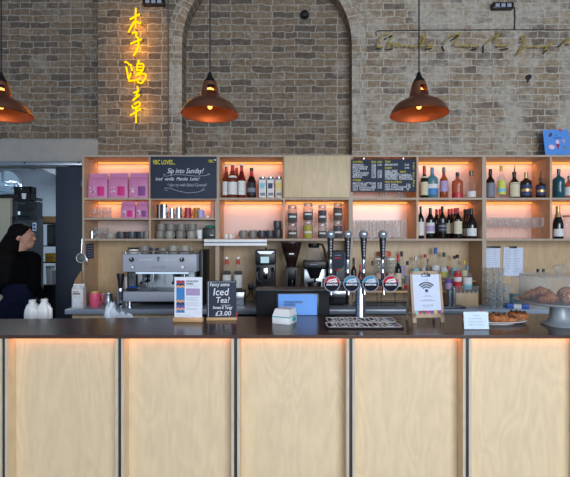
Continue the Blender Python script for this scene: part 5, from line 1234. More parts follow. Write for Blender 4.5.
# ---------------------------------------------------------------- beer font
d = 2.57
t = thing('beer_font', 'chrome T-bar beer font with four microphone-shaped tap handles', 'beer taps', (X(360.6, d), d, BT))
zb = Z(282.4, d)
b = B(); b.lathe([(0, BT), (.033, BT), (.033, BT+.012), (.031, BT+.02), (.031, zb), (0, zb)], c=(X(360.6, d), d, 0), seg=28); obj('column', b, M['chrome'], t, world=True)
b = B(); b.tube([(X(322.6, d), d, zb), (X(398, d), d, zb)], .022, 18); obj('cross_tube', b, M['chrome'], t, world=True)
bd = [(331.8, 'r'), (351.2, 'b'), (370.2, 'b'), (390.2, 'r')]
hx = [330.4, 347.6, 363.4, 382.4]
for (px, cc), hp_ in zip(bd, hx):
    dl_ = 2.505; hpx = hp_
    xh = X(hpx, dl_+.05)
    b = B(); b.tube([(xh, d-.01, zb), (xh, d-.02, zb+.05), (xh, d-.02, Z(259, d))], [.010, .011, .011], 12); b.lathe([(.014, zb+.06), (.0145, zb+.075), (.012, zb+.085)], c=(xh, d-.02, 0), seg=14); obj('tap_stem', b, M['chrome'], t, world=True)
    b = B(); b.tube([(xh, d-.01, zb+.005), (xh, d-.05, zb-.01), (xh, d-.055, zb-.07)], [.012, .01, .008], 10); obj('spout', b, M['chrome'], t, world=True)
    zt0, zt1 = Z(259.5, d), Z(238, d)
    b = B(); b.lathe([(0, zt0), (.012, zt0), (.0135, zt0+.02), (.021, zt1), (.021, zt1+.004), (0, zt1+.004)], c=(xh, d-.02, 0), seg=20); h_ = obj('tap_handle', b, M['black'], t, world=True)
    b = B(); zc = Z(234, d); b.lathe([(.02, zt1), (.0265, zt1+.008), (.0275, zc)]+[(.0275*math.cos(q*PI/10), zc+.0245*math.sin(q*PI/10)) for q in range(1, 6)], c=(xh, d-.02, 0), seg=22)
    f_ = obj('microphone_head', b, mat('grey mesh', (118, 126, 136), .5, 0., var=.3, scale=260), h_); f_.location = -Vector(t.location)
    b = B(); b.lathe([(.0272, zc-.004), (.0292, zc-.003), (.0292, zc+.003), (.0272, zc+.004)], c=(xh, d-.02, 0), seg=22); f_ = obj('band', b, M['steel'], h_); f_.location = -Vector(t.location)
    b = B()
    for q in range(6):
        zz = zt0+.022+q*.017; b.box(xh-.004+.0015*math.sin(q*2), xh+.006, d-.02-.0185-.0008*q, d-.02-.012, zz, zz+.010)
    f_ = obj('script_print', b, M['ink_soft'], h_); f_.location = -Vector(t.location)
    # badge
    R = S(7.6, dl_); c_ = Vector((X(px, dl_-.03), dl_-.03, Z(283.4, dl_-.03)))
    b = B(); b.lathe([(0, 0), (R, 0), (R*1.04, .005), (R, .012), (0, .013)], c=c_, rot=RX(PI/2), seg=30); bg_ = obj('badge', b, M['badge_dark'], t, world=True)
    b = B(); b.tube([(xh, d-.02, zb), (c_.x, c_.y+.004, c_.z)], .012, 8); obj('badge_mount', b, M['chrome'], t, world=True)
    def seg_(a0, a1, m, name, r_=.96, chord=None):
        b = B(); n = 16; pts = [(c_.x+R*r_*math.cos(a0+(a1-a0)*k/n), c_.z+R*r_*math.sin(a0+(a1-a0)*k/n)) for k in range(n+1)]
        b.prism(pts, c_.y-.0155, c_.y-.012); f_ = obj(name, b, m, bg_); f_.location = -Vector(t.location)
    seg_(.12, PI-.12, M['badge_red'] if cc == 'r' else M['badge_blue'], 'upper_half')
    b = B(); b.tube([(c_.x+R*1.02*math.cos(2*PI*k/28), c_.y-.012, c_.z+R*1.02*math.sin(2*PI*k/28)) for k in range(29)], .003, 6); f_ = obj('rim', b, M['ink_soft'], bg_); f_.location = -Vector(t.location)
    b = B()
    for a in ((-.62, .18, -.1, .55), (-.45, .42, .55, .62), (-.3, .16, .6, .42), (.2, .2, .66, .28)):
        b.tube([(c_.x+R*a[0], c_.y-.017, c_.z+R*a[1]), (c_.x+R*a[2], c_.y-.017, c_.z+R*a[3])], .0045, 6)
    f_ = obj('emblem', b, M['chalk'] if cc == 'r' else M['label_white'], bg_); f_.location = -Vector(t.location)
    if cc == 'b':
        b = B(); b.lathe([(0, 0), (R*.2, 0), (R*.2, .0012), (0, .0012)], c=c_+Vector((.002, -.0175, R*.18)), rot=RX(PI/2), seg=12); f_ = obj('blue_dot', b, M['cap_blue'], bg_); f_.location = -Vector(t.location)
    text('lettering', 'SIGNATURE', R*.30, M['chalk'], t, (c_.x-t.location.x, c_.y-.0165-t.location.y, c_.z-R*.22-t.location.z), 'CENTER', bold=.0006, sx=.9)
# bar mats
for i, (px0, px1, d0, d1, z0, lab) in enumerate(((326.4, 404.0, 2.25, 2.392, 0, 'black rubber bar mat with white lettering, nearer the bar edge'), (326.6, 398, 2.405, 2.536, 0, 'black rubber bar mat with white lettering, in front of font column'))):
    xa_, xb_ = X(px0, d0), X(px1, d0)
    t = thing('bar_mat', lab, 'bar mat', ((xa_+xb_)/2, (d0+d1)/2, BT), 0, 'lettered bar mats')
    W_, D_ = (xb_-xa_)/2, (d1-d0)/2
    b = B(); b.box(-W_, W_, -D_, D_, 0, .010, bev=.003); obj('mat_body', b, M['black_matt'], t)
    b = B(); k = .005
    for q in ((-W_+k, W_-k, -D_+k, -D_+k+.007), (-W_+k, W_-k, D_-k-.007, D_-k), (-W_+k, -W_+k+.008, -D_+k, D_-k), (W_-k-.008, W_-k, -D_+k, D_-k)): b.box(q[0], q[1], q[2], q[3], .0102, .0122)
    obj('border', b, M['label_white'], t)
    tx = text('lettering', 'SIGNATURE', D_*2.0, M['chalk'], t, (-.008, -D_*.68, .0112), 'CENTER', rot=(0, 0, 0), bold=.002, depth=.0008)
    tx.scale = (W_*1.62/tx.dimensions.x, 1, 1)
    b = B(); b.box(W_-.05, W_-.02, -D_*.35, D_*.35, .0102, .0115); b.box(-W_+.02, -W_+.045, -D_*.5, D_*.5, .0102, .0115) if False else None
    obj('end_stripe', b, M['ink_soft'], t)
# wifi easel
p = at_bar(428, 324.); d = 2.42
t = thing('easel_sign', 'small pine easel sign showing a wifi symbol on white paper', 'sign', (X(428.5, d), d, BT), .10)
W_, H_ = S(16.6, d), Z(271, d)-BT
tilt = RX(-.16)
def panel(b): return b.rot(tilt)
b = B()
b.box(-W_, -W_+.024, -.006, .006, 0, H_, bev=.002); b.box(W_-.024, W_, -.006, .006, 0, H_, bev=.002); b.box(-W_, W_, -.006, .006, H_-.02, H_, bev=.002); b.box(-W_, W_, -.006, .006, .03, .06, bev=.002)
obj('front_frame', panel(b), M['wood_frame'], t)
b = B(); b.box(-W_+.02, W_-.02, -.002, .003, .045, H_-.01); obj('backing', panel(b), M['wood_frame'], t)
b = B(); b.box(-W_*.86, W_*.82, -.0085, -.006, H_*.235, H_*.93); obj('paper', panel(b), M['paper_blue'], t)
b = B(); b.box(-W_*.28, W_*.26, -.016, -.005, H_*.885, H_*.945, bev=.003); b.box(-W_*.1, W_*.1, -.02, -.01, H_*.94, H_*.965, bev=.002); obj('clip', panel(b), M['steel_dark'], t)
b = B()
cz = H_*.615
for r_ in (.23, .36, .49):
    b.tube([(W_*1.15*r_*math.sin(a*PI/180)-.002, -.0095, cz+W_*1.0*r_*math.cos(a*PI/180)) for a in range(-52, 53, 8)], .0042, 6)
b.lathe([(0, 0), (W_*.10, 0), (W_*.10, .0012), (0, .0012)], c=(-.002, -.0085, cz+.0), rot=RX(PI/2), seg=16); obj('wifi_symbol', panel(b), M['ink'], t)
b = B()
for v, w2 in ((.815, .16), (.825, .12), (.52, .2), (.50, .3), (.44, .25), (.425, .5), (.415, .42), (.34, .34), (.325, .38), (.30, .3)):
    b.box(-W_*w2, W_*w2, -.0092, -.0084, H_*v, H_*v+.002)
obj('small_print', panel(b), M['ink_soft'], t)
hc = ['label_aqua', 'label_red', 'cap_green', 'magenta', 'label_purple', 'cap_yellow', 'violet']
for k, mm in enumerate(hc):
    u = -W_*.84+W_*1.66*(k+.5)/7; s = W_*.105; z_ = H_*.205
    b = B(); b.prism([(u, z_-s*1.3), (u-s, z_), (u-s, z_+s*.7), (u-s*.5, z_+s), (u, z_+s*.5), (u+s*.5, z_+s), (u+s, z_+s*.7), (u+s, z_)], -.009, -.006); obj('heart', panel(b), M[mm], t)
b = B()
for s in (-1, 1): b.box(s*(W_-.012)-.008, s*(W_-.012)+.008, -.004, .004, 0, H_*.97, bev=.002)
b.box(-W_+.01, W_-.01, -.004, .004, .05, .075)
b.rot(RX(.20)); ztop = H_*math.cos(.16); b.move((0, H_*math.sin(.16)+.007+H_*.97*math.sin(.20)*1.0, 0)); obj('rear_legs', b, M['wood_frame'], t)
# price card
p = at_bar(476.6, 329.6)
t = thing('price_card', 'small white handwritten price card standing before the pastries', 'card', p, .03); d = p[1]
w_, h = S(25, d), S(17.6, d)
b = B(); b.box(-w_/2, w_/2, -.001, .001, .003, h); b.rot(RX(-.12)); obj('card', b, M['paper'], t)
b = B(); b.box(-w_*.52, w_*.52, -.012, .028, 0, .003, bev=.001); obj('acrylic_foot', b, M['glass'], t)
b = B(); b.box(-w_*.51, w_*.51, -.0035, -.0012, .002, h*1.02); b.rot(RX(-.12)); obj('acrylic_front', b, glassy('clear acrylic', (246, 250, 252), .05, .05, .25), t)
b = B(); random.seed(3)
for k, v in enumerate((.76, .6, .42, .26)):
    x_ = -w_*(.3 if k else .1)
    while x_ < w_*(.26 if k else .1):
        l_ = random.uniform(.006, .013); b.tube([(x_, -.004, h*v), (x_+l_*.3, -.004, h*(v+.05)), (x_+l_*.6, -.004, h*(v-.01)), (x_+l_, -.004, h*(v+.03))], .0009, 4); x_ += l_+.004
b.rot(RX(-.12)); obj('handwriting', b, M['ink_soft'], t)
# pastry plate
pc = (X(496, 2.43), 2.43, BT)
t = thing('plate', 'oval white plate of iced pastries near the right of the bar', 'plate', pc)
b = B(); b.lathe([(0, 0), (.6, 0), (.62, .004), (.95, .014), (1., .018), (.985, .02), (.6, .009), (0, .008)], seg=40)
for v in b.bm.verts: v.co.x *= .172; v.co.y *= .10
obj('plate_body', b, M['white'], t)
def swirl(px, d, z, r, h, label, rz=0.):
    t = thing('pastry', label, 'pastry', (X(px, d), d, z), rz, 'pastries on the oval plate')
    b = B(); pts = []; rad = []
    for k in range(60):
        a = k*.33; q = 1-k/66; pts.append((r*.78*q*math.cos(a), r*.78*q*math.sin(a), h*.42+.004*(1-q))); rad.append(h*.42*(.9+.12*math.sin(k*1.9)))
    b.tube(pts, rad, 8); b.lathe([(0, 0), (r*.7, 0), (r*.86, h*.2), (r*.8, h*.5), (0, h*.6)], seg=20); obj('dough', b, M['pastry'], t)
    b = B(); b.lathe([(0, h*.93), (r*.3, h*.92), (r*.62, h*.84), (r*.6, h*.8), (0, h*.82)], seg=18); obj('glaze', b, M['icing'], t)
    for k in range(9):
        a = k*2.4; q = r*(.2+.07*k); b = B(); b.ell((q*math.cos(a), q*math.sin(a), h*.84), (.008, .007, .006), 8, 6); obj('raisin', b, M['coffee'], t)
    return t
zpl = BT+.0095
swirl(498.4, 2.40, zpl, .058, .058, 'brown swirl pastry left on the plate, beside the price card')
swirl(509.0, 2.39, zpl, .05, .042, 'low golden pastry in the middle of the plate', 1.)
swirl(518.6, 2.47, zpl+.004, .052, .052, 'golden pastry with glazed top on the right of the plate', 2.)
swirl(471, 2.47, zpl+.004, .05, .04, 'golden pastry mostly hidden behind the price card', .5)
t = thing('red_tag', 'tiny red tag poking up behind the price card', 'tag', (X(481.5, 2.60), 2.60, BT))
b = B(); b.prism([(-.012, 0), (.012, 0), (.010, .038), (0, .046), (-.010, .038)], -.002, .002); obj('tag_card', b, M['cap_red'], t)
# cake stand
cs = Vector((X(559.5, 2.37), 2.37, BT))
t = thing('cake_stand', 'grey metal pedestal cake stand at the right end of the bar', 'cake stand', cs)
zp_ = 1.192-BT
b = B(); b.lathe([(0, 0), (.094, 0), (.096, .006), (.085, .014), (.066, .022), (.054, .04), (.047, zp_-.03), (.052, zp_-.012), (0, zp_-.012)], seg=36); obj('pedestal', b, M['standgrey'], t)
b = B(); b.lathe([(0, zp_-.014), (.16, zp_-.012), (.228, zp_-.010), (.236, zp_-.002), (.236, zp_+.003), (.228, zp_+.001), (0, zp_)], seg=56); obj('top_plate', b, M['standgrey'], t)
t = thing('cake_dome', 'clear ribbed dome with glass knob covering the croissants', 'dome', (cs.x, cs.y, BT+zp_))
hd_ = Z(274.8, 2.37)-BT-zp_
gd = glassy('clear dome plastic', (246, 249, 250), .09, .06, .6, (215, 224, 232))
b = B(); prof = [(.203, .0015), (.203, hd_*.93), (.197, hd_*.99), (.02, hd_*1.02)]; b.lathe(prof, seg=72)
for i_, v in enumerate(b.bm.verts):
    a = math.atan2(v.co.y, v.co.x); k = 1+.006*math.cos(a*36)
    if math.hypot(v.co.x, v.co.y) > .1: v.co.x *= k; v.co.y *= k
obj('dome_shell', b, gd, t)
b = B(); b.lathe([(.02, hd_*1.02), (.012, hd_*1.05), (.02, hd_*1.1), (.032, hd_*1.2), (.033, hd_*1.3), (.024, hd_*1.37), (0, hd_*1.4)], seg=20, sq=.2); obj('knob', b, M['glass_jar'], t)
b = B(); b.tube([(.2*math.cos(2*PI*k/48), .2*math.sin(2*PI*k/48), hd_*.985) for k in range(49)], .0035, 6); obj('top_rim', b, M['glass_jar'], t)
def croissant(px, d, lab, L_, R_, rz, tilt=0.):
    t = thing('croissant', lab, 'croissant', (X(px, d), d, BT+zp_+.0005), rz, 'croissants under the dome')
    pts, rad = [], []; n = 64
    for k in range(n+1):
        u = k/n*2-1; a = u*1.15
        seg = (abs(u)*4.2) % 1.
        r = R_*(max(.02, 1-abs(u)**1.6))**.72*(1+.30*(1-seg)**1.5)*.84
        pts.append((L_*math.sin(a)/math.sin(1.15)/2, L_*.34*(1-math.cos(a)), max(r*.82, .006))); rad.append(max(r, .007))
    b = B(); b.tube(pts, rad, 16)
    for v in b.bm.verts: v.co.z = max(0., v.co.z*.95)
    obj('crust', b, M['croissant'], t); return t
croissant(540.6, 2.40, 'large croissant lying crossways at the left under the dome', .20, .042, .12)
croissant(549.4, 2.285, 'smaller croissant in front of the large one under the dome', .125, .034, .35)
croissant(566.8, 2.33, 'croissant cut by the right frame edge under the dome', .15, .045, 1.2)
# ================================================================== pendant lamps
def lamp(px, label, n):
    d = 2.38; u = d/F; z0 = Z(114.5, d)
    t = thing('pendant_lamp', label, 'lamp', (X(px, d), d, z0), 0, 'copper pendant lamps')
    prof = [(28.3, 0), (27.8, 1.2), (26.6, 4.6), (23.8, 8.6), (19.6, 12), (14.6, 14.6), (11, 16.4), (9.6, 18.2), (8.9, 22), (7.6, 27.5), (6.4, 32)]
    pr = [(a*u, b*u) for a, b in prof]
    b = B(); b.lathe(pr, seg=48, skip=lambda j, i: j in (7, 8) and i in range(35, 43)); sh = obj('shade', b, M['copper_dark'], t)
    b = B(); b.lathe([(r-.0035, z+.0) for r, z in pr[:9]], seg=48); obj('shade_inside', b, M['copper'], sh)
    b = B(); b.tube([(28.2*u*math.cos(2*PI*k/48), 28.2*u*math.sin(2*PI*k/48), 0) for k in range(49)], .003, 6); obj('rim', b, M['copper'], sh)
    b = B(); b.lathe([(6.6*u, 31.5*u), (5.4*u, 34*u), (3.4*u, 36.5*u), (2.2*u, 39*u), (1.4*u, 42*u), (0, 42*u)], seg=24); b.tube([(-2.2*u, 0, 37*u), (-3.4*u, 0, 40*u), (-1*u, 0, 42*u)], .002, 6); obj('cap', b, M['black'], t)
    b = B(); b.tube([(0, 0, 41*u), (0, 0, WTOP-z0)], .0042, 8); obj('cord', b, M['cord'], t)
    b = B(); b.lathe([(0, 25*u), (3.2*u, 25*u), (3.6*u, 28*u), (2.6*u, 31*u), (0, 31*u)], seg=16); obj('bulb_holder', b, M['black'], t)
    b = B(); b.lathe([(0, 5*u), (1.9*u, 6*u), (2.8*u, 9*u), (3.0*u, 14*u), (4.4*u, 18*u), (4.6*u, 24*u), (3.2*u, 26*u)], seg=16); obj('bulb', b, M['bulb'], t)
    l = bpy.data.lights.new('lamp_glow', 'POINT'); l.energy = 2.4; l.color = (1, .62, .3); l.shadow_soft_size = .02
    o = bpy.data.objects.new('lamp_glow', l); COL.objects.link(o); o.location = (X(px, d), d, z0+.005); 
    return t
lamp(210, 'copper pendant lamp hanging in front of the arched recess', 0)
lamp(419, 'copper pendant lamp hanging left of the gold script', 1)
lamp(1.2, 'copper pendant lamp cut by the left frame edge', 2)
# ================================================================== neon sign
d = 3.955
nm, ntree, no_ = nt('yellow neon tube'); em_ = N(ntree, 'Emission'); em_.inputs[0].default_value = (1., .60, .0, 1); em_.inputs[1].default_value = 1.55
ntree.links.new(em_.outputs[0], no_.inputs[0])
def neon(label, strokes, sc, ox, oy):
    xs_ = [x/sc+ox for s in strokes for x, y in s]; ys_ = [y/sc+oy for s in strokes for x, y in s]
    t = thing('neon_character', label, 'neon sign', (X(sum(xs_)/len(xs_), d), d, Z(max(ys_), d)), 0, 'yellow neon characters')
    for s in strokes:
        # smooth the polyline
        P = [Vector((X(x/sc+ox, d)-t.location.x, 0, Z(y/sc+oy, d)-t.location.z)) for x, y in s]
        for _ in range(2):
            Q = [P[0]]
            for a, c in zip(P, P[1:]): Q += [a*.75+c*.25, a*.25+c*.75]
            Q.append(P[-1]); P = Q
        b = B(); b.tube(P, .0082, 8); tu = obj('neon_tube', b, nm, t)
        b = B(); e = P[-1]; b.tube([e, e+Vector((0, .05, 0))], .005, 6); obj('electrode', b, M['black'], tu)
neon('top yellow neon Chinese character on the brick pier', [
 [(155, 45), (152, 130), (152, 222)], [(102, 142), (150, 116), (190, 95)], [(142, 158), (115, 205), (90, 256)], [(163, 160), (180, 174), (202, 172)],
 [(123, 262), (166, 248), (152, 285), (168, 302)], [(108, 354), (160, 332), (207, 314)], [(172, 296), (180, 335), (170, 400), (134, 460)]], 8.676, 118, 3)
neon('middle yellow neon Chinese character, the most complex of three', [
 [(88, 100), (112, 94), (148, 120)], [(112, 165), (130, 250), (142, 345), (160, 285), (180, 245)], [(142, 352), (205, 348), (285, 335)],
 [(145, 135), (186, 130), (175, 172), (196, 195), (180, 216)], [(290, 66), (262, 120), (255, 222)], [(275, 120), (358, 118), (332, 232), (262, 246)], [(272, 162), (332, 160)], [(262, 205), (326, 202)],
 [(238, 282), (262, 268), (340, 250), (380, 268), (378, 305), (350, 350), (316, 390), (262, 365)]], 13.62, 118, 55)
neon('bottom yellow neon Chinese character above the left shelves', [
 [(205, 45), (210, 90)], [(163, 116), (225, 94)], [(155, 196), (232, 132)], [(205, 115), (188, 150)], [(168, 238), (228, 200), (232, 242), (214, 268), (182, 290)], [(150, 248), (160, 285), (205, 258)], [(128, 356), (246, 280)], [(192, 275), (190, 436)]], 10.59, 118, 82)
for px, py in ((135.5, 22), (136, 45), (136.5, 74), (137, 106)):
    l = bpy.data.lights.new('neon_glow', 'POINT'); l.energy = 2.3; l.color = (1, .42, .02); l.shadow_soft_size = .05
    o = bpy.data.objects.new('neon_glow', l); COL.objects.link(o); o.location = (X(px, 3.93), 3.93, Z(py, 3.93))
# transformer boxes, cables, conduit
def box_on_wall(px0, px1, y0, y1, label, d=WALL-.05):
    t = thing('transformer', label, 'electrical box', (X((px0+px1)/2, d), WALL, Z(y1, d)))
    b = B(); b.box(X(px0, d), X(px1, d), d, WALL+.004, Z(y1, d), Z(y0, d), bev=.004); obj('case', b, M['black'], t, world=True)
    for k in (.22, .5, .78):
        b = B(); xx = X(px0+(px1-px0)*k, d); b.box(xx-.02, xx+.02, d-.001, d, Z(y1-1.2, d), Z(y0+1.4, d)); obj('label', b, M['ink_soft'], t, world=True)
    return t
box_on_wall(142.6, 164, -1.5, 4.2, 'black transformer box above the neon characters')
box_on_wall(493, 514, 2, 8, 'black transformer box with a cable above the gold script')
d = WALL-.012
t = thing('conduit', 'thin grey vertical conduit on the brick between neon and recess', 'conduit', (X(168.3, d), d, Z(153, d)))
b = B(); b.tube([(0, 0, 0), (0, 0, WTOP-t.location.z)], .0075, 8); obj('pipe', b, M['conduit'], t)
for py in (70, 20, 125):
    b = B(); b.box(-.014, .014, -.009, .011, Z(py, d)-t.location.z-.008, Z(py, d)-t.location.z+.008, bev=.002); obj('clip', b, M['conduit'], t)
t = thing('cable', 'thin dark cable run along the brick above the gold script', 'cable', (X(376, d), d, Z(30.6, d)))
def wp(px, py, dy=0.): return (X(px, d)-t.location.x, dy, Z(py, d)-t.location.z)
b = B(); b.tube([wp(376.4, 36), wp(376, 31.6), wp(378, 30.6), wp(430, 30), wp(515, 29.6), wp(600, 30)], .0032, 6); obj('cable_run', b, M['cord'], t)
b = B(); b.tube([wp(514.6, 29.6), wp(515, 18), wp(514.6, 7)], .005, 6); obj('cable_drop', b, M['cord'], t)
t = thing('wall_vent', 'small dark round sensor on the brick in the arched recess', 'sensor', (X(304.5, NICHE), NICHE, Z(15.4, NICHE)))
b = B(); b.lathe([(0, 0), (.045, 0), (.045, .02), (.03, .05), (0, .055)], rot=RX(PI/2), seg=20, sx=1.); obj('sensor_body', b, M['black'], t)
b = B(); b.lathe([(.045, .0), (.05, 0), (.05, .008), (.045, .008)], rot=RX(PI/2), seg=20); obj('sensor_ring', b, M['conduit'], t)
t = thing('wall_hook', 'small round black fixing on the brick above the rum bottles', 'fixing', (X(528, WALL), WALL, Z(77.6, WALL)))
b = B(); b.lathe([(0, 0), (.026, 0), (.024, .02), (0, .022)], rot=RX(PI/2), seg=18); obj('fixing_body', b, M['black'], t)
b = B(); b.tube([(0, -.01, -.01), (-.01, -.012, -.05)], .006, 6); obj('lead', b, M['cord'], t)
# gold script
d = WALL-.045
def script(label, gold, dark, sc, ox, oy=22):
    al = [p for s in gold for p in s]
    t = thing('script_word', label, 'sign', (X(sum(x for x, y in al)/len(al)/sc+ox, d), d, Z(max(y for x, y in al)/sc+oy, d)), 0, 'gold script on the right brick pier')
    for lst, m_, nm_, yo, r in ((gold, M['gold'], 'gold_tube', 0., .006), (dark, M['black'], 'dark_mount', .03, .006)):
        for s in lst:
            P = [Vector((X(x/sc+ox, d)-t.location.x, yo, Z(y/sc+oy, d)-t.location.z)) for x, y in s]
            for _ in range(2):
                Q = [P[0]]
                for a, c in zip(P, P[1:]): Q += [a*.75+c*.25, a*.25+c*.75]
                Q.append(P[-1]); P = Q
            b = B(); b.tube(P, r, 6); g_ = obj(nm_, b, m_, t)
            if nm_ == 'gold_tube':
                b = B(); k = P[len(P)//2]; b.tube([k, k+Vector((0, .044, 0))], .004, 6); obj('standoff', b, M['black'], g_)
script('gold script word starting with a large C, behind the lamp cord', [
 [(192, 90), (150, 100), (110, 150), (92, 190), (120, 208), (150, 196)], [(240, 95), (200, 150), (178, 212)], [(180, 212), (215, 165), (236, 172), (224, 202), (252, 190)],
 [(290, 163), (250, 185), (265, 202), (292, 178), (302, 202), (330, 184), (336, 202), (370, 184), (376, 206), (410, 190), (425, 202)], [(472, 100), (450, 150), (432, 202), (480, 165), (490, 112), (466, 100), (486, 130), (450, 202)], [(500, 190), (530, 174), (515, 202), (555, 184), (545, 202), (500, 212)]],
 [[(90, 212), (120, 206)], [(175, 217), (230, 206)], [(165, 130), (182, 119)], [(200, 110), (240, 94)], [(500, 213), (550, 202)]], 8.143, 365)
script('gold script word left of the small black transformer cable', [
 [(112, 182), (140, 130), (182, 108), (260, 90)], [(250, 94), (214, 150), (188, 190)], [(188, 190), (216, 168), (226, 202), (250, 184), (270, 197), (290, 184), (310, 201), (330, 184), (350, 201), (395, 190)]],
 [[(180, 140), (250, 95)], [(108, 185), (125, 230)], [(345, 216), (390, 208)]], 8.143, 430)
script('gold script word right of centre below the transformer cable', [
 [(570, 90), (500, 140), (452, 180)], [(560, 95), (530, 150), (540, 200), (575, 186), (600, 196), (640, 184)]],
 [[(500, 140), (566, 96)], [(445, 180), (445, 240)], [(585, 216), (648, 204)]], 8.143, 430)
script('gold script word with a looping tail at the right', [
 [(175, 160), (180, 110), (206, 104), (206, 150), (178, 160)], [(206, 165), (180, 202), (128, 286), (190, 214), (216, 188), (250, 206), (290, 194), (320, 206), (360, 200), (400, 190), (432, 178), (392, 185), (364, 232)]],
 [[(188, 120), (204, 150)], [(365, 246), (395, 220)]], 8.143, 500)
script('last gold script stroke cut by the right frame edge', [
 [(580, 116), (530, 160), (495, 192)], [(570, 130), (545, 180), (600, 170)]], [[(490, 192), (560, 130)]], 8.143, 500)
# ================================================================== kitchen seen through the doorway
def kb(px0, px1, y0, y1, d0, d1): return bx(px0, px1, y0, y1, d0, d1)
d = 5.2
t = thing('tall_fridge', 'cream tall fridge at the left edge inside the kitchen', 'fridge', (X(2, d), d+.3, 0))
b = B(); b.box(X(-22, d), X(12.2, d), d, d+.6, .02, Z(198, d), bev=.006); obj('fridge_body', b, M['kitchen_cream'], t, world=True)
b = B(); b.box(X(-21, d), X(11.8, d), d-.025, d-.002, .12, Z(199, d), bev=.004); obj('fridge_door', b, M['kitchen_cream'], t, world=True)
for q in (-20, 8):
    b = B(); b.box(X(q, d), X(q, d)+.04, d+.1, d+.14, 0, .02); obj('foot', b, M['black'], t, world=True)
t = thing('kitchen_shelf', 'black shelf above the cream fridge carrying a plastic sack', 'shelf', (X(2, d), d+.2, Z(198, d)))
b = B(); b.box(X(-24, d), X(19.4, d), d-.03, d+.5, Z(198, d)+.001, Z(194.6, d), bev=.003); obj('shelf_board', b, M['black'], t, world=True)
t = thing('plastic_sack', 'pale blue crumpled plastic sack on the black kitchen shelf', 'sack', (X(5, d), d+.1, Z(194.6, d)))
b = B(); bmesh.ops.create_icosphere(b.bm, subdivisions=3, radius=1.); random.seed(11)
hs = Z(179.6, d)-Z(194.6, d)
for v in b.bm.verts:
    k = 1+random.uniform(-.13, .13); v.co = Vector((v.co.x*k*S(11.4, d), v.co.y*k*.12, max(0, (v.co.z*k*.5+.46)*hs)))
obj('sack_body', b, mat('pale blue film', (170, 200, 226), .35, var=.1, bump=.3), t)
b = B(); b.tube([(S(8, d), -.06, hs*.75), (S(11, d), -.08, hs*.8), (S(12, d), -.06, hs*.6)], .018, 8); obj('sack_knot', b, M['film'], t)
t = thing('appliance_column', 'grey tall kitchen unit below the black oven', 'cabinet', (X(26, d), d+.3, 0))
b = B(); b.box(X(12.6, d), X(38, d), d, d+.12, .02, Z(219.5, d), bev=.004); obj('cabinet_body', b, M['kitchen_grey'], t, world=True)
b = B(); b.box(X(19, d), X(37.6, d), d-.02, d-.001, .1, Z(220.5, d), bev=.003); obj('door', b, M['kitchen_grey'], t, world=True)
b = B(); b.tube([(X(13.2, d), d-.03, .3), (X(13.2, d), d-.03, Z(217, d)), (X(30, d), d-.03, Z(217, d))], .012, 6); obj('frame_bar', b, M['black'], t, world=True)
b = B(); b.box(X(14, d), X(16, d), d+.06, d+.1, 0, .02); b.box(X(35, d), X(37, d), d+.06, d+.1, 0, .02); obj('foot', b, M['black'], t, world=True)
b = B(); b.box(X(33.8, d), X(37.4, d), d-.025, d-.02, Z(230.8, d), Z(222.8, d)); st = obj('sticker', b, M['paper'], t, world=True)
for q in (224.4, 227.8):
    b = B(); b.lathe([(0, 0), (.018, 0), (.018, .002), (0, .002)], c=(X(35.6, d), d-.025, Z(q+.8, d)), rot=RX(PI/2), seg=14); f_ = obj('sticker_print', b, M['cap_blue'], st); f_.location = -Vector(t.location)
t = thing('oven', 'black countertop oven with a lit square, under the crate', 'oven', (X(30, d), d+.25, Z(219.5, d)))
b = B(); b.box(X(18.6, d), X(36.4, d), d-.02, d+.12, Z(219.5, d), Z(201.4, d), bev=.006); obj('oven_body', b, M['kitchen_dark'], t, world=True)
b = B(); b.box(X(12.4, d), X(18.4, d), d, d+.12, Z(219.5, d), Z(199, d), bev=.003); obj('side_panel', b, M['steel_dark'], t, world=True)
b = B(); b.box(X(36.4, d), X(36.9, d), d, d+.12, Z(219.5, d), Z(202, d)); obj('right_panel', b, M['steel_dark'], t, world=True)
b = B(); b.box(X(19, d), X(36, d), d-.035, d-.02, Z(210.4, d), Z(209, d)); obj('door_handle', b, M['black'], t, world=True)
b = B(); b.box(X(20, d), X(26.5, d), d-.023, d-.02, Z(204.6, d), Z(202.6, d)); obj('control_panel', b, M['kitchen_grey'], t, world=True)
b = B(); b.box(X(19.2, d), X(21.2, d), d-.024, d-.02, Z(214.8, d), Z(211.6, d)); obj('lit_square', b, M['lcd'], t, world=True)
t = thing('crate', 'black slotted plastic crate on top of the oven', 'crate', (X(27.5, d), d+.15, Z(201.2, d)))
x0_, x1_, z0_, z1_ = X(14, d), X(30.6, d), Z(201.2, d), Z(186.4, d)
b = B(); b.box(x0_, x1_, d, d+.12, z0_, z0_+.02)
for (a, c, e, f) in ((x0_, x1_, d, d+.012), (x0_, x1_, d+.108, d+.12), (x0_, x0_+.012, d, d+.12), (x1_-.012, x1_, d, d+.12)):
    b.box(a, c, e, f, z0_, z0_+.11); b.box(a, c, e, f, z1_-.02, z1_)
for k in range(7):
    xx = x0_+(x1_-x0_-.02)*k/6
    for e in (d, d+.108): b.box(xx, xx+.02, e, e+.012, z0_+.1, z1_-.01)
for k in range(5):
    yy = d+.10*k/4
    for e in (x0_, x1_-.012): b.box(e, e+.012, yy, yy+.02, z0_+.1, z1_-.01)
obj('crate_body', b, M['black'], t, world=True)
b = B(); xm_ = X(24., d); b.prism([(xm_-.03, z0_+.1), (xm_+.03, z0_+.1), (xm_+.022, z0_+.03), (xm_-.022, z0_+.03)], d-.003, d); obj('handle_mark', b, M['paper'], t, world=True)
d = 5.6
t = thing('wooden_crate', 'brown wooden box on the shelf right of the oven', 'box', (X(48, d), d+.2, Z(223, d)))
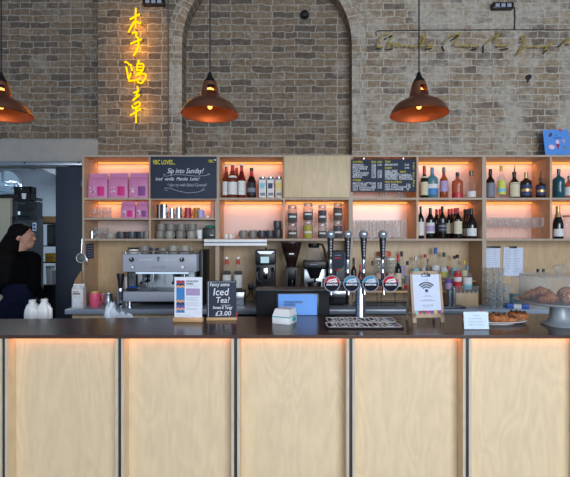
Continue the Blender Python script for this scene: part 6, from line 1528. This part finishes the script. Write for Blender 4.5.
b = B(); b.box(X(42, d), X(55, d), d, d+.3, Z(222.8, d), Z(216.4, d), bev=.004); obj('box_body', b, M['cardboard'], t, world=True)
b = B(); b.box(X(41.6, d), X(55.4, d), d-.006, d+.306, Z(217.2, d), Z(216.2, d)); obj('lid', b, M['cardboard'], t, world=True)
t = thing('storage_rack', 'dark rack of kitchen shelves right of the woman', 'rack', (X(49, d), d+.2, 0))
for q in (222.9, 245.5, 262, 285): b = B(); b.box(X(40.5, d), X(57, d), d-.02, d+.4, Z(q+1.1, d), Z(q, d)); obj('rack_shelf', b, M['kitchen_dark'], t, world=True)
for q in (40.5, 56.4):
    b = B(); b.box(X(q, d), X(q, d)+.02, d-.02, d, 0, Z(222.9, d)); obj('post', b, M['kitchen_dark'], t, world=True); b = B(); b.box(X(q, d), X(q, d)+.02, d+.38, d+.4, 0, Z(222.9, d)); obj('post', b, M['kitchen_dark'], t, world=True)
b = B(); b.box(X(41.4, d), X(56.4, d), d, d+.34, .02, Z(286.4, d), bev=.004); obj('added_dark_box', b, M['black_matt'], t, world=True)  # black box added to keep the space below the lowest shelf dark
t = thing('microwave', 'dark glass-fronted microwave on the rack below the wooden box', 'microwave', (X(50.5, d), d+.2, Z(245.4, d)))
b = B(); b.box(X(46.8, d), X(56, d), d, d+.34, Z(245.4, d), Z(224.6, d), bev=.005); obj('microwave_body', b, M['kitchen_dark'], t, world=True)
b = B(); b.box(X(48, d), X(53.6, d), d-.006, d, Z(243.6, d), Z(226, d)); obj('glass_door', b, M['kitchen_grey'], t, world=True)
t = thing('carton', 'yellow carton on the rack shelf beside the woman', 'box', (X(50, d), d+.1, Z(261.9, d)))
b = B(); b.box(X(43.8, d), X(54.8, d), d+.03, d+.2, Z(261.9, d), Z(253.4, d), bev=.003); obj('carton_body', b, M['yellow_box'], t, world=True)
b = B(); b.box(X(45.4, d), X(53, d), d+.026, d+.03, Z(258.6, d), Z(256.4, d)); obj('print', b, M['cardboard'], t, world=True)
for i, (px, w, top, m_, lab) in enumerate(((46.2, 6.6, 266.4, 'paper', 'white paper packet on the lower rack shelf beside the woman'), (51.6, 4.6, 271, 'tub', 'translucent tub on the lower rack shelf right of the packet'))):
    t = thing('food_tub', lab, 'tub', (X(px, d), d+.1, Z(284.9, d)))
    w_ = S(w, d)/2; h = Z(top, d)-Z(284.9, d)
    b = B(); b.lathe([(0, 0), (w_*.85, 0), (w_, h*.86), (0, h*.86)], seg=20, sq=.5); obj('tub_body', b, M[m_], t)
    b = B(); b.lathe([(0, h*.86), (w_*1.06, h*.86), (w_*1.06, h), (0, h)], seg=20, sq=.5); obj('lid', b, M['tub'], t)
t = thing('ceiling_light', 'slim grey batten light on the kitchen ceiling', 'light', (X(10, 5.6), 5.6, 2.95))
b = B(); zc = Z(167.6, 5.6); b.box(X(-25, 5.6), X(33, 5.6), 5.57, 5.63, zc-.02, zc+.02, bev=.004); obj('batten', b, M['steel'], t, world=True)
b = B(); b.box(X(31, 5.6), X(34.4, 5.6), 5.565, 5.635, zc-.025, zc+.025, bev=.004); obj('end_cap', b, M['steel_dark'], t, world=True)
for q in (-15, 25):
    b = B(); b.tube([(X(q, 5.6), 5.6, zc+.015), (X(q, 5.6), 5.6, 2.95)], .006, 6); obj('hanger', b, M['steel_dark'], t, world=True)
# ================================================================== the woman in the doorway
def solid(prims, voxel, name, smooth=6):
    """one continuous surface out of overlapping capsules and ellipsoids"""
    b = B()
    for p in prims:
        if p[0] == 'c':                                    # tapered capsule
            a, c, r0, r1 = Vector(p[1]), Vector(p[2]), p[3], p[4]
            n = 7; pts = [a+(c-a)*k/n for k in range(n+1)]; rs = [r0+(r1-r0)*k/n for k in range(n+1)]
            b.tube(pts, rs, 18); b.ell(a, (r0,)*3, 16, 10); b.ell(c, (r1,)*3, 16, 10)
        else: b.ell(p[1], p[2], 24, 16, p[3] if len(p) > 3 else None)
    bmesh.ops.recalc_face_normals(b.bm, faces=b.bm.faces[:])
    me = bpy.data.meshes.new(name+'_raw'); b.bm.to_mesh(me); b.bm.free()
    o = bpy.data.objects.new(name+'_raw', me); COL.objects.link(o)
    m = o.modifiers.new('r', 'REMESH'); m.mode = 'VOXEL'; m.voxel_size = voxel
    s = o.modifiers.new('s', 'SMOOTH'); s.factor = .5; s.iterations = smooth
    bpy.context.view_layer.update(); dg = bpy.context.evaluated_depsgraph_get()
    out = bpy.data.meshes.new_from_object(o.evaluated_get(dg)); out.name = name
    bpy.data.objects.remove(o); bpy.data.meshes.remove(me); return out
yaw = math.radians(76)
pd = 3.74
root = thing('person', 'woman in black sweater and dark jeans walking through the kitchen doorway', 'person', (X(19.5, pd), pd, 0), yaw)
hy = RZ(-1.12)                    # the head turns to its right, back towards the room
hc = Vector((.03, 0, 1.585))
def hp(x, y, z): return tuple(hc+hy @ Vector((x, y, z)))
sh_r, el_r, wr_r = (-.005, -.165, 1.385), (-.05, -.215, 1.15), (.05, -.212, 1.03)
sh_l, el_l, wr_l = (-.005, .165, 1.385), (-.03, .235, 1.13), (.10, .235, 1.04)
def hand(w, dirn, side):
    w = Vector(w); f = Vector(dirn).normalized(); s = Vector((f.z, 0, -f.x)).normalized(); o = f.cross(s)
    out = [('c', w, w+f*.05, .024, .030), ('e', w+f*.06, (.016+.012*abs(s.x), .026, .036))]
    for k, ln in enumerate((.066, .076, .070, .055)):
        base = w+f*.082+s*(.026-.0175*k); tip1 = base+f*ln*.55+o*side*.008; tip2 = tip1+f*ln*.4+o*side*.02
        out += [('c', base, tip1, .0088, .008), ('c', tip1, tip2, .008, .0068)]
    b0 = w+f*.03+s*.026; t1 = b0+f*.035+s*.026; out += [('c', b0, t1, .011, .0095), ('c', t1, t1+f*.028+o*side*.008, .0095, .008)]
    return out
P = [('e', (0, 0, .94), (.125, .188, .14)), ('e', (-.055, -.075, .90), (.105, .095, .115)), ('e', (-.055, .075, .90), (.105, .095, .115)), ('e', (.0, 0, 1.09), (.105, .158, .14)),
     ('e', (.0, 0, 1.27), (.115, .168, .17)), ('e', (.07, -.07, 1.27), (.06, .065, .07)), ('e', (.07, .07, 1.27), (.06, .065, .07)),
     ('c', (0, -.13, 1.395), (0, .13, 1.395), .055, .055), ('c', (-.005, 0, 1.40), (.022, 0, 1.52), .056, .050),
     ('c', sh_r, el_r, .054, .043), ('c', el_r, wr_r, .041, .027), ('c', sh_l, el_l, .054, .043), ('c', el_l, wr_l, .041, .027)]
for s in (-1, 1):
    kx = .06 if s < 0 else -.05
    P += [('c', (-.01, s*.092, .90), (kx*.6, s*.088, .49), .098, .062), ('c', (kx*.6, s*.088, .49), (kx-.04, s*.085, .10), .060, .040), ('c', (kx-.05, s*.085, .05), (kx+.11, s*.09, .033), .040, .030), ('e', (kx-.06, s*.085, .04), (.04, .036, .04)), ('e', (kx*.6-.03, s*.088, .37), (.045, .045, .10))]
P += hand(wr_r, (.35, -.05, -.95), -1)+hand(wr_l, (.4, .0, -.9), 1)
P += [('e', hp(-.01, 0, .03), (.094, .076, .095), hy), ('e', hp(.035, 0, -.02), (.062, .060, .085), hy), ('e', hp(.058, 0, -.075), (.036, .042, .034), hy), ('e', hp(.085, 0, .025), (.02, .05, .02), hy),
      ('c', hp(.088, 0, .018), hp(.108, 0, -.018), .010, .013), ('e', hp(.093, 0, -.052), (.013, .024, .009), hy), ('e', hp(.09, 0, -.064), (.012, .02, .008), hy),
      ('e', hp(.055, -.04, -.02), (.03, .022, .025), hy), ('e', hp(.055, .04, -.02), (.03, .022, .025), hy)]
for s in (-1, 1): P.append(('e', hp(-.008, s*.074, -.006), (.018, .010, .03), hy))
me = solid(P, .0062, 'body'); finish(me, M['skin'], 180)
body = bpy.data.objects.new('body', me); COL.objects.link(body); body.parent = root
root.scale = (.985, .985, .985)
def capdist(p, a, c):
    a, c = Vector(a), Vector(c); ab = c-a; k = max(0, min(1, (p-a).dot(ab)/ab.length_squared)); return (p-a-ab*k).length, k
def arm(p):
    for s_, e_, w_ in ((sh_r, el_r, wr_r), (sh_l, el_l, wr_l)):
        d1, k1 = capdist(p, s_, e_); d2, k2 = capdist(p, e_, w_)
        if d2 < .052 and k2 < .97: return True
        if d1 < .058: return True
        if d2 < .2 and k2 >= .97 and abs(p.y) > .19 and p.z < 1.08 and d2 < .2: return None
    return False
def shell(name, m, keep, off):
    bm = bmesh.new(); bm.from_mesh(me); bm.normal_update()
    bmesh.ops.delete(bm, geom=[f for f in bm.faces if not keep(f.calc_center_median())], context='FACES')
    for v in bm.verts: v.co += v.normal*off
    # thickness at the hems
    bmesh.ops.solidify(bm, geom=bm.faces[:], thickness=.004)
    q = bpy.data.meshes.new(name); bm.to_mesh(q); bm.free(); finish(q, m, 60)
    o = bpy.data.objects.new(name, q); COL.objects.link(o); o.parent = root; return o
shell('sweater', M['sweater'], lambda p: (arm(p) is True and p.z < 1.46) or (arm(p) is False and 1.165 < p.z < 1.455-(.02 if p.x > .04 else 0)), .009)
shell('jeans', M['jeans'], lambda p: arm(p) is False and .085 < p.z < 1.185, .006)
shell('shoe', M['shoe'], lambda p: p.z < .088 and p.y < 0, .005); shell('shoe', M['shoe'], lambda p: p.z < .088 and p.y > 0, .005)
H_ = [('e', hp(-.022, 0, .045), (.098, .086, .092), hy), ('e', hp(-.06, 0, 0), (.07, .082, .10), hy), ('c', hp(-.07, 0, -.02), (-.105, .055, 1.40), .082, .10), ('c', (-.105, .055, 1.40), (-.12, .085, 1.18), .10, .055), ('c', (-.105, .0, 1.40), (-.12, .02, 1.20), .07, .045),
      ('c', hp(-.02, .07, -.0), (-.08, .13, 1.33), .045, .05), ('c', hp(.0, .07, .03), hp(-.02, .09, -.1), .028, .03), ('c', hp(.035, -.035, .085), hp(-.04, -.078, .02), .03, .03), ('c', hp(.045, .03, .08), hp(0, .075, .03), .03, .03)]
hm_ = solid(H_, .0075, 'hair', 4); finish(hm_, M['hair'], 180)
ho = bpy.data.objects.new('hair', hm_); COL.objects.link(ho); ho.parent = root
for s in (-1, 1):
    b = B(); b.ell(hp(.079, s*.031, .004), (.007, .009, .0045), 12, 8, hy); ey = obj('eye', b, M['white'], root)
    b = B(); b.ell(hp(.0845, s*.031, .004), (.0035, .0048, .0044), 10, 6, hy); obj('iris', b, M['black'], ey)
    b = B(); b.tube([hp(.092, s*.014, .026), hp(.093, s*.03, .031), hp(.083, s*.048, .026)], [.003, .004, .002], 6); obj('eyebrow', b, M['hair'], root)
b = B(); b.ell(hp(.104, 0, -.056), (.006, .02, .007), 12, 8, hy); obj('lips', b, mat('lips', (150, 84, 80), .5), root)
# ================================================================== light
w = bpy.data.worlds.new('world'); SC.world = w; w.use_nodes = True
bg = w.node_tree.nodes['Background']; bg.inputs[0].default_value = (.50, .68, 1., 1); bg.inputs[1].default_value = .34
def area(name, loc, rot, sx, sy, power, color):
    l = bpy.data.lights.new(name, 'AREA'); l.shape = 'RECTANGLE'; l.size = sx; l.size_y = sy; l.energy = power; l.color = color
    o = bpy.data.objects.new(name, l); COL.objects.link(o); o.location = loc; o.rotation_euler = rot; return o
# tall shopfront windows behind the camera
area('window_light_right', (2.6, -4.2, 2.3), (math.radians(92), 0, math.radians(12)), 4.0, 3.2, 440, (.84, .92, 1.))
area('window_light_left', (-1.6, -4.2, 2.1), (math.radians(90), 0, math.radians(-8)), 3.0, 2.8, 85, (.85, .93, 1.))
area('kitchen_light', (-3.4, 5.6, 2.9), (0, 0, 0), 1.2, .5, 55, (.8, .92, 1.))
